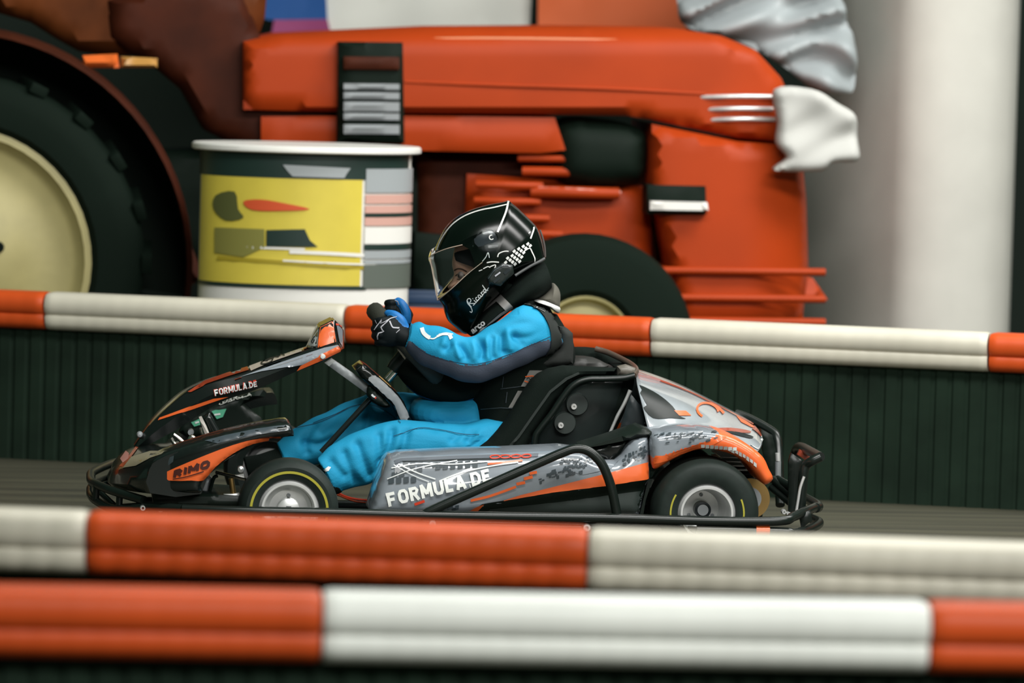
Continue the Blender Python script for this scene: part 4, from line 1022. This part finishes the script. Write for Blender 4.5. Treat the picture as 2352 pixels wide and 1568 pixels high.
    # far leg
    bd([(1130, 920, 1140, 1010, .76, .075), (1050, 912, 1050, 1002, .77, .072), (975, 905, 965, 1000, .78, .066), (915, 900, 905, 1000, .785, .062), (868, 901, 880, 1008, .785, .060), (818, 914, 845, 1030, .785, .056), (760, 940, 790, 1048, .785, .053), (710, 965, 745, 1062, .785, .050), (668, 988, 700, 1072, .785, .046), (636, 1018, 668, 1088, .785, .040)], 0, 28, 6)
    bd([(640, 1030, 670, 1086, .785, .036), (600, 1040, 620, 1095, .79, .036), (560, 1050, 570, 1096, .80, .034)], 4)
    # bunched cloth over the lap and hips
    v, f = blob_data(cr([(950, 920), (1010, 912), (1110, 915), (1130, 965), (1090, 988), (1000, 985), (945, 960)], 3, True), (1025, 950), .65, .12); add(v, f, 0)
    src = BVHTree.FromPolygons(V, Fc)
    me = bpy.data.meshes.new('src'); me.from_pydata([tuple(v) for v in V], [], Fc)
    bm = bmesh.new(); bm.from_mesh(me); bmesh.ops.recalc_face_normals(bm, faces=bm.faces); bm.to_mesh(me); bm.free()
    o = bpy.data.objects.new('src', me); COL.objects.link(o)
    r = o.modifiers.new('r', 'REMESH'); r.mode = 'VOXEL'; r.voxel_size = .0027; r.use_smooth_shade = True
    sm = o.modifiers.new('s', 'SMOOTH'); sm.factor = .5; sm.iterations = 6
    dg = bpy.context.evaluated_depsgraph_get(); ev = o.evaluated_get(dg)
    nm = bpy.data.meshes.new_from_object(ev); bpy.data.objects.remove(o); nm.name = 'person'
    mi = [MI[src.find_nearest(p.center)[2]] for p in nm.polygons]
    # folds
    n = len(nm.vertices); co = np.empty(n*3); nm.vertices.foreach_get('co', co); co = co.reshape(-1, 3)
    no = np.array([tuple(v.normal) for v in nm.vertices]); dsp = np.zeros(n)
    def crease(path, Y, r_, dep):
        pts = [np.array(P(x, y, Y)) for x, y in cr(path, 4)]; best = np.full(n, 1e9)
        for a, b in zip(pts[:-1], pts[1:]):
            d = b-a; t = np.clip(((co-a)@d)/(d@d+1e-12), 0, 1); q = co-(a+t[:, None]*d); q[:, 1] *= .55
            best = np.minimum(best, np.sqrt((q*q).sum(1)))
        dsp[:] -= dep*np.exp(-(best/r_)**2)
    for path, dep in (([(1096, 778), (1108, 800), (1107, 820)], .012), ([(1058, 792), (1068, 812), (1070, 820)], .009), ([(1034, 762), (1032, 790), (1022, 802)], .011), ([(1012, 764), (1004, 790), (998, 794)], .008), ([(990, 760), (982, 790)], .007),
                      ([(1208, 714), (1185, 716), (1162, 728)], .008), ([(1220, 738), (1180, 742), (1140, 760)], .007), ([(1150, 770), (1152, 800), (1156, 808)], .009), ([(1240, 766), (1210, 776), (1185, 772)], .006), ([(968, 748), (955, 765)], .006),
                      ([(1130, 775), (1128, 808), (1132, 820)], .006), ([(1180, 770), (1200, 790)], .005)):
        crease(path, .40, .0095, dep*1.6)
    for path in ([(1085, 780), (1090, 806), (1088, 822)], [(1048, 790), (1052, 812), (1056, 820)], [(1120, 764), (1118, 800), (1120, 820)], [(1000, 770), (990, 800)], [(1021, 762), (1016, 790)], [(1165, 756), (1172, 800)]):
        crease(path, .40, .008, -.006)
    for path, dep in (([(900, 985), (895, 1020), (880, 1062)], .010), ([(870, 1000), (872, 1040), (868, 1090)], .008), ([(935, 990), (925, 1030), (905, 1060)], .008), ([(1108, 972), (1092, 985), (1075, 1010)], .010), ([(1060, 992), (1040, 1010)], .006), ([(820, 1020), (835, 1060), (850, 1096)], .008),
                      ([(790, 1040), (800, 1070), (820, 1110)], .007), ([(1120, 985), (1105, 1010), (1080, 1030)], .009), ([(1140, 975), (1128, 1005)], .008), ([(760, 1060), (790, 1092)], .007), ([(1080, 985), (1040, 975), (1000, 980)], .006)):
        crease(path, .45, .012, dep*1.5)
    for path, dep in (([(830, 925), (845, 960), (840, 1000)], .008), ([(790, 935), (760, 970), (738, 990)], .006), ([(720, 975), (700, 1010), (705, 1040)], .009), ([(760, 1010), (730, 1022), (700, 1015)], .008), ([(955, 925), (960, 950), (950, 975)], .008), ([(1000, 925), (1010, 960)], .008), ([(1040, 930), (1042, 955)], .010), ([(870, 930), (900, 950), (930, 975)], .006)):
        crease(path, .73, .012, dep*1.5)
    rn = np.sin(co[:, 0]*61+co[:, 2]*38)*np.sin(co[:, 2]*73-co[:, 0]*27+co[:, 1]*45)
    hide = np.array([Q(c)[1] < 725 for c in co]); keep = (co[:, 0] < P(935, 800, .5).x) & (co[:, 2] > P(935, 830, .5).z)
    dsp += rn*.0016
    dsp[hide & (co[:, 0] < P(1180, 700, .6).x)] = 0; dsp[keep] = 0
    co = co+no*dsp[:, None]
    nm.vertices.foreach_set('co', co.ravel())
    nm.materials.clear()
    for k in (BLUE, GRYF, mat('black_glove', (.003, .006, .007), .6, spec=.2), SKIN, MATB, mat('blue_glove', (.012, .16, .46), .5)): nm.materials.append(k)
    nm.polygons.foreach_set('material_index', mi); nm.polygons.foreach_set('use_smooth', [True]*len(mi)); nm.update()
    o = bpy.data.objects.new('person', nm); COL.objects.link(o)
    return o
person = body()
tag(person, 'person in blue racing suit and black helmet, seated in the go-kart gripping its wheel', 'person')
DB = bvh(person)
dp = lambda nm, poly, m, **k: dc(nm, poly, m, k.pop('tgt', DB), person, Yg=k.pop('Yg', .45), **k)
SEAM = mat('dark_seam_thread', (.010, .03, .06), .8)
strokes('arm_seam', [([(1262, 773), (1223, 790), (1180, 809), (1127, 829), (1085, 836), (1042, 830), (1000, 819), (967, 803), (947, 785)], 1.6)], DB, SEAM, person, .0028, .43)
strokes('leg_seam', [([(905, 1002), (960, 984), (1010, 988), (1060, 997), (1100, 998)], 1.3), ([(720, 972), (770, 952), (810, 934), (850, 930), (890, 948), (920, 972)], 1.3), ([(680, 984), (740, 968), (800, 938)], 1.2)], DB, SEAM, person, .0028, .5)
strokes('sleeve_print', [([(969, 753), (973, 764), (981, 772), (988, 776)], 9), ([(984, 776), (996, 778), (1006, 772)], 3), ([(1004, 773), (1016, 768), (1030, 768)], 5), ([(1008, 768), (1024, 765), (1040, 768)], 2), ([(1032, 768), (1037, 778)], 8, 1)], DB, WHP, person, .0016, .45)
strokes('shoulder_patch', [([(1224, 705), (1236, 709), (1250, 716)], 7)], DB, WHP, person, .006, .45)
dp('ankle_print', [(744, 1078), (754, 1071), (760, 1073), (755, 1081), (748, 1083)], WHP, step=4)
# shoulder straps and vest
STR = mat('black_webbing', (.012, .016, .014), .8)
dp('shoulder_strap', cr([(1190, 697), (1233, 689), (1258, 699), (1278, 722), (1285, 755), (1287, 790), (1274, 812), (1250, 818), (1263, 797), (1263, 765), (1255, 740), (1240, 717), (1220, 704)], 2, True), STR, off=.004, step=5)
vest = band('vest', [(1078, 992, 1226, 1012, .65, .146), (1074, 930, 1244, 945, .65, .148), (1078, 882, 1264, 880, .65, .148), (1090, 835, 1316, 838, .65, .152), (1128, 790, 1318, 790, .65, .154), (1155, 755, 1298, 752, .65, .14), (1180, 712, 1280, 722, .65, .10)], MATB, person, 28, 5)
VB = bvh(vest)
kpv = lambda nm, poly, Y, dep, R, m, st=7: pillow(nm, poly, Y, dep, R, m, person, st, None, 888, 45)
kpv('vest_back_pad', [(1288, 752), (1306, 756), (1317, 766), (1319, 800), (1317, 836), (1290, 842), (1228, 846), (1225, 838), (1260, 818), (1286, 800)], .50, .22, .018, mat('black_vest_pad', (.016, .019, .017), .8))
dp('vest_patch', [(1216, 850), (1262, 850), (1248, 868), (1232, 888), (1196, 887)], mat('reflective_grey_patch', (.20, .20, .185), .5), tgt=VB, off=.002)
dp('vest_patch', [(1189, 897), (1216, 897), (1200, 918), (1190, 936), (1168, 936)], mat('reflective_grey_patch', (.20, .20, .185), .5), tgt=VB, off=.002)
strokes('vest_mark', [([(1206, 864), (1222, 862), (1228, 864)], 2.5, 1), ([(1204, 874), (1214, 877), (1222, 873)], 2.5, 1)], VB, ORG, person, .0035, .5)
strokes('vest_lettering', [([(1209, 869), (1213, 866), (1217, 870), (1221, 867), (1225, 870), (1230, 867), (1236, 869)], 2, 1)], VB, BLP, person, .0038, .5)
strokes('vest_piping', [([(1157, 865), (1154, 890)], 1.6, 1), ([(1165, 900), (1162, 925)], 1.6, 1), ([(1150, 893), (1180, 889), (1200, 886)], 1.5, 1), ([(1105, 940), (1150, 936), (1190, 938)], 1.5, 1)], VB, GRYD, person, .002, .5)
v, f = blob_data(cr([(906, 846), (914, 862), (936, 888), (962, 908), (1002, 923), (1050, 927), (1090, 916), (1118, 900), (1125, 850), (1040, 835), (960, 812), (925, 812)], 3, True), (1030, 872), .65, .12, 2.3, 2.3, 16)
cpd = mesh('chest_pad', v, f, MATB, person, 60)
CPB = bvh(cpd)
strokes('chest_pad_piping', [([(934, 884), (960, 905), (1002, 920), (1050, 924), (1088, 914)], 2.4)], CPB, mat('dark_blue_piping', (.01, .09, .22), .6), person, .0015, .5)
# glove print
strokes('glove_print', [([(860, 757), (868, 746), (877, 733), (874, 742), (884, 738), (898, 731), (912, 727)], 1.9, 1), ([(894, 733), (886, 741), (875, 751), (878, 757), (882, 761), (870, 765), (867, 772), (868, 779)], 2.6, 1), ([(895, 737), (900, 749), (903, 752), (917, 753)], 3, 1), ([(910, 764), (918, 757)], 1.6, 1), ([(862, 735), (866, 743)], 1.2, 1)], DB, mat('silver_print', (.42, .42, .46), .5), person, .0013, .49)
strokes('glove_print', [([(907, 690), (914, 692), (917, 700)], 1.8, 1)], DB, mat('silver_print', (.42, .42, .46), .5), person, .0013, .74)
# face
eye = P(1061, 633, .592)
for k, Y in enumerate((.592, .708)):
    c = Vector((eye.x, Y+(.0125 if k == 0 else -.0125), eye.z))
    v, f = lathe_data([(.0001, -.0115), (.006, -.0098), (.0098, -.006), (.0115, 0), (.0098, .006), (.006, .0098), (.0001, .0115)], c, 20, 'y'); mesh('eye', v, f, mat('eye_white', (.16, .14, .12), .5), person, 80)
    d_ = Vector((-.80, -.6 if k == 0 else .6, -.02)); q_ = c+d_*.0062
    v, f = lathe_data([(.0001, -.0062), (.0045, -.0043), (.0062, 0), (.0045, .0043), (.0001, .0062)], q_, 14, 'y'); mesh('iris', v, f, mat('dark_iris', (.02, .012, .008), .3), person, 80)
strokes('eyelid', [([(1047, 634), (1054, 629), (1062, 629), (1071, 635)], 3), ([(1050, 641), (1060, 643), (1069, 640)], 1.8)], DB, mat('lash', (.03, .018, .012), .7), person, .0014, .59)
strokes('eyebrow', [([(1044, 621), (1052, 617), (1062, 618), (1073, 624)], 3.6)], DB, mat('brown_hair', (.07, .035, .02), .8), person, .0016, .59)

# neck roll, hood
col = band('neck_roll', [(1068, 762, 1082, 771, .65, .06), (1085, 744, 1104, 763, .65, .10), (1112, 710, 1138, 738, .65, .122), (1150, 672, 1178, 707, .65, .128), (1182, 636, 1214, 692, .65, .125), (1218, 610, 1246, 679, .65, .115), (1250, 602, 1266, 660, .65, .08)], MATB, person, 28, 5)
KB = bvh(col)
HP = mat('reflective_trim', (.24, .23, .22), .5)
dcol = lambda nm, poly, m, **k: dc(nm, poly, m, KB, person, Yg=.53, **k)
dcol('neck_roll_print', [(1151, 677), (1177, 703), (1161, 713), (1141, 693), (1096, 729), (1088, 739), (1090, 731), (1120, 704)], HP, off=.002, step=5)
dcol('neck_roll_edge', [(1178, 706), (1150, 724), (1118, 748), (1119, 744), (1148, 719), (1176, 702)], HP, off=.002, step=5)
lettering('lettering', 'arco', (1088, 766), (1117, 744), 12, KB, mat('pale_lettering', (.55, .55, .55), .5), person, .03, off=.003, Yg=.55)
strokes('underline', [([(1092, 768), (1117, 747)], 1.5, 1)], KB, mat('pale_lettering', (.55, .55, .55), .5), person, .003, .55)
v, f = blob_data(cr([(1226, 684), (1246, 672), (1262, 660), (1271, 650), (1281, 660), (1286, 675), (1285, 694), (1282, 706), (1262, 700), (1240, 690)], 3, True), (1262, 682), .65, .085); mesh('hood', v, f, mat('olive_hood_cloth', (.105, .10, .08), .85), person, 70)
v, f = blob_data(cr([(1222, 688), (1240, 685), (1262, 692), (1284, 704), (1284, 714), (1278, 718), (1262, 706), (1240, 695)], 3, True), (1258, 699), .63, .10); mesh('hood_lining', v, f, mat('white_lining', (.62, .62, .60), .8), person, 70)

# helmet
HEL = [(1168, 461), (1178, 468), (1190, 478), (1211, 498), (1224, 511), (1234, 524), (1244, 553), (1250, 583), (1249, 594), (1216, 612), (1181, 634), (1151, 668), (1112, 707), (1081, 757), (1066, 766), (1048, 753), (1029, 736), (1021, 716), (1017, 700), (1004, 680), (996, 640), (994, 600), (1000, 572), (1012, 544), (1026, 520), (1047, 500), (1081, 482), (1122, 470), (1155, 464)]
HC = (1130, 600)
GBLK = mat('helmet_black_gloss', (.0015, .004, .0025), .2, spec=.35)
def eval_mesh(o, name):
    dg = bpy.context.evaluated_depsgraph_get(); me = bpy.data.meshes.new_from_object(o.evaluated_get(dg)); me.name = name; return me
def prism(poly, y0, y1, Yn):
    n = len(poly); pts = [P(x, y, Yn) for x, y in poly]
    vs = [(p.x, y0, p.z) for p in pts]+[(p.x, y1, p.z) for p in pts]
    fs = [(i, (i+1) % n, n+(i+1) % n, n+i) for i in range(n)]+[tuple(range(n)), tuple(range(n, 2*n))]
    return mesh('cutter', vs, fs, GBLK, None, 0)
def cut(o, poly, Yn, op, thick):
    s = o.modifiers.new('s', 'SOLIDIFY'); s.thickness = thick; s.offset = -1
    c = prism(poly, .3, 1.0, Yn); b = o.modifiers.new('b', 'BOOLEAN'); b.operation = op; b.object = c; b.solver = 'EXACT'
    me = eval_mesh(o, o.name); o.modifiers.clear(); o.data = me; bpy.data.objects.remove(c)
    me.polygons.foreach_set('use_smooth', [True]*len(me.polygons)); me.set_sharp_from_angle(angle=rad(45)); return o
v, f = blob_data(resample(cr(HEL, 3, True), 6), HC, .65, .128, 2.5, 2.3, 28)
hel = mesh('helmet', v, f, GBLK, person, 60)
PORT = [(960, 590), (1000, 582), (1062, 563), (1078, 572), (1088, 600), (1086, 618), (1062, 638), (1040, 662), (1008, 692), (985, 720), (950, 700)]
cut(hel, PORT, .55, 'DIFFERENCE', .016)
HB = bvh(hel)
VIS = [(985, 590), (990, 612), (997, 650), (1004, 690), (1010, 712), (1040, 750), (1075, 762), (1150, 680), (1240, 600), (1236, 540), (1168, 472), (1080, 482), (1025, 522), (1000, 555)]
v, f = blob_data(resample(cr(VIS, 3, True), 6), HC, .65, .1345, 2.5, 2.3, 28)
vis = mesh('visor', v, f, GLASS, hel, 60)
VP = [(970, 596), (992, 583), (1042, 563), (1085, 542), (1112, 527), (1129, 525), (1142, 536), (1146, 552), (1141, 575), (1130, 590), (1112, 601), (1075, 627), (1045, 656), (1004, 690), (990, 700)]
cut(vis, VP, .53, 'INTERSECT', .0022)
tubepx('visor_edge', [(986, 591, .60), (992, 618, .60), (998, 652, .60), (1005, 689, .60)], .0014, mat('tan_edge_reflection', (.5, .38, .3), .25), vis, 8, 5)  # tan colour of the visor edges is a painted reflection
tubepx('visor_edge', [(1005, 690, .595), (1022, 676, .565), (1045, 656, .543), (1075, 628, .527), (1108, 602, .520)], .0012, mat('tan_edge_reflection', (.5, .38, .3), .25), vis, 8, 5)
tubepx('visor_edge', [(987, 590, .60), (996, 583, .58), (1026, 571, .548), (1062, 562, .533)], .0012, mat('tan_edge_reflection', (.5, .38, .3), .25), vis, 8, 5)
kph = lambda nm, poly, Y, dep, R, m, st=5: pillow(nm, poly, Y, dep, R, m, hel, st, None, 870, 45)
dh = lambda nm, poly, m, **k: dc(nm, poly, m, HB, hel, Yg=.53, **k)
HW = mat('helmet_white_print', (.72, .73, .70), .25, coat=.6)
strokes('white_line', [([(1001, 590), (1006, 568), (1018, 543), (1038, 517), (1066, 497), (1100, 484), (1134, 477), (1164, 470)], 2.6), ([(1168, 462), (1163, 485), (1153, 510), (1143, 533)], 4.2), ([(1218, 548), (1223, 534), (1227, 522), (1234, 521)], 3.4, 1), ([(1143, 590), (1146, 582), (1158, 577), (1168, 577)], 2.4), ([(1203, 577), (1216, 570), (1222, 580), (1228, 594), (1227, 606)], 2.4), ([(1118, 603), (1130, 601), (1146, 602)], 2.6), ([(1110, 617), (1120, 612), (1126, 614)], 2), ([(1126, 612), (1138, 608), (1136, 616)], 2.2), ([(1100, 622), (1108, 619)], 1.6), ([(1108, 600), (1116, 590), (1121, 580), (1124, 592)], 2)], HB, HW, hel, .0013, .53)
strokes('yellow_line', [([(993, 584), (998, 565), (1008, 545), (1020, 527)], 1.6)], HB, mat('yellow_edge', (.35, .28, .08), .4), hel, .0013, .6)
V, Fc = [], []
e1 = np.array((7.6, -9.2)); e2 = np.array((6.9, 9.0))
for i in range(5):
    for j in range(4):
        if (i, j) in ((0, 0), (4, 3), (0, 3), (3, 3)): continue
        c = np.array((1163, 594))+e1*0
        c = np.array((1166+i*11.2+j*2.5, 588-i*6.2+j*9.8)) if (i+j) % 2 == 0 else None
        if c is None: continue
        for q in (0, 1):
            cc = c+np.array((5.6, 4.9))*q*0
        k = len(V); V += [tuple(c+e1*.5-e2*.5*0+np.array((-1, 0))), tuple(c+np.array((7.0, 0.5))), tuple(c+np.array((2.5, 6.5))), tuple(c+np.array((-4.2, 4.6)))]
        Fc.append((k, k+1, k+2, k+3))
chk = []
for r_ in range(5):
    for c_ in range(6):
        x = 1160+c_*10.3+r_*.5; y = 588-c_*5.6+(r_*7.2); 
        if (c_ == 0 and r_ in (0, 3, 4)) or (c_ == 5 and r_ > 1) or (c_ == 4 and r_ > 2) or (c_ == 1 and r_ == 0): continue
        chk.append((x+(5.1 if r_ % 2 else 0), y-(2.8 if r_ % 2 else 0)))
V, Fc = [], []
for (x, y) in chk:
    k = len(V); V += [(x-4.2, y+.2), (x+1.2, y-4.4), (x+4.4, y-.2), (x-.8, y+4.6)]; Fc.append((k, k+1, k+2, k+3))
put2d('checker_print', V, Fc, HB, HW, hel, .0014, .53)
# handwritten name on the chin bar
def hw_(l): return [(1081+.70*u*1.08-.71*v*1.05, 707-.72*u*1.08-.70*v*1.05) for u, v in l]
SCR = [hw_(l) for l in ([(3, 0), (4, 8), (6, 16)], [(-6, -4), (-5, -8), (-1, -6), (2, 2), (3, 12), (8, 18), (13, 16), (12, 11), (6, 9), (9, 5), (14, 0)],
       [(17, 7), (17, 2), (19, 0)], [(17, 10.5), (18, 11.5)], [(26, 6), (23, 7.5), (21, 4), (22, 1), (26, 1)], [(33, 6), (30, 7.5), (28, 3), (30, 0), (33, 3), (33, 7), (33.5, 1), (36, 0)],
       [(38, 0), (38, 7), (40, 6), (43, 7.5)], [(49, 6), (46, 7.5), (44, 3), (46, 0), (49, 4), (52, 17), (50, 2), (53, 1)])]
strokes('handwriting', [(s, 1.7) for s in SCR]+[([(1087, 701), (1104, 682.5), (1122, 660)], 1.6)], HB, HW, hel, .0014, .53)
# intercom on the near side, visor pivot
ic = kph('intercom', [(1119, 638), (1134, 618), (1156, 605), (1178, 609), (1181, 628), (1150, 657), (1124, 652)], .502, .045, .004, mat('intercom_plastic', (.008, .013, .011), .4))
ICB = bvh(ic)
strokes('intercom_button', [([(1134, 648), (1148, 637)], 6, 1), ([(1158, 628), (1170, 618)], 7, 1)], ICB, BLP, ic, .0015, .5)
strokes('intercom_lettering', [([(1137, 634), (1149, 625)], 3.4, 1)], ICB, mat('silver_print', (.42, .42, .46), .5), ic, .0016, .5)
strokes('intercom_edge', [([(1122, 640), (1136, 621), (1156, 609), (1175, 612)], 1.4, 1)], ICB, GRYD, ic, .0016, .5)
VSB = bvh(vis)
dc('pivot_plate', cr([(1088, 548), (1112, 533), (1130, 530), (1140, 540), (1141, 553), (1120, 560), (1098, 566)], 2, True), mat('smoke_plastic', (.02, .026, .03), .2, coat=.5), VSB, vis, off=-.003, Yg=.53)
strokes('pivot_ring', [(oval(1129, 545, 5, 5)[2:17], 2.2, 1)], VSB, HW, vis, .001, .53)
tubepx('helmet_trim', [(1183, 633, .545), (1200, 622, .55), (1220, 610, .555), (1240, 600, .56), (1250, 594, .57)], .0042, mat('grey_rubber_trim', (.07, .075, .075), .4), hel, 10, 4)
tubepx('side_highlight', [(1240, 528, .60), (1246, 545, .60), (1251, 568, .60), (1252, 590, .60)], .0028, mat('grey_brown_highlight', (.10, .085, .08), .3), hel, 8, 4)  # thin tube added as the highlight along the back of the shell
v, f = blob_data(cr([(1046, 575), (1080, 556), (1120, 548), (1165, 570), (1180, 620), (1140, 680), (1090, 715), (1055, 725), (1044, 700), (1052, 672), (1078, 650), (1092, 622), (1090, 598), (1070, 594), (1046, 598), (1042, 590)], 3, True), (1115, 620), .65, .10, 2.3, 2.3, 16)
mesh('padding', v, f, mat('black_padding', (.006, .008, .008), .95), hel, 60)
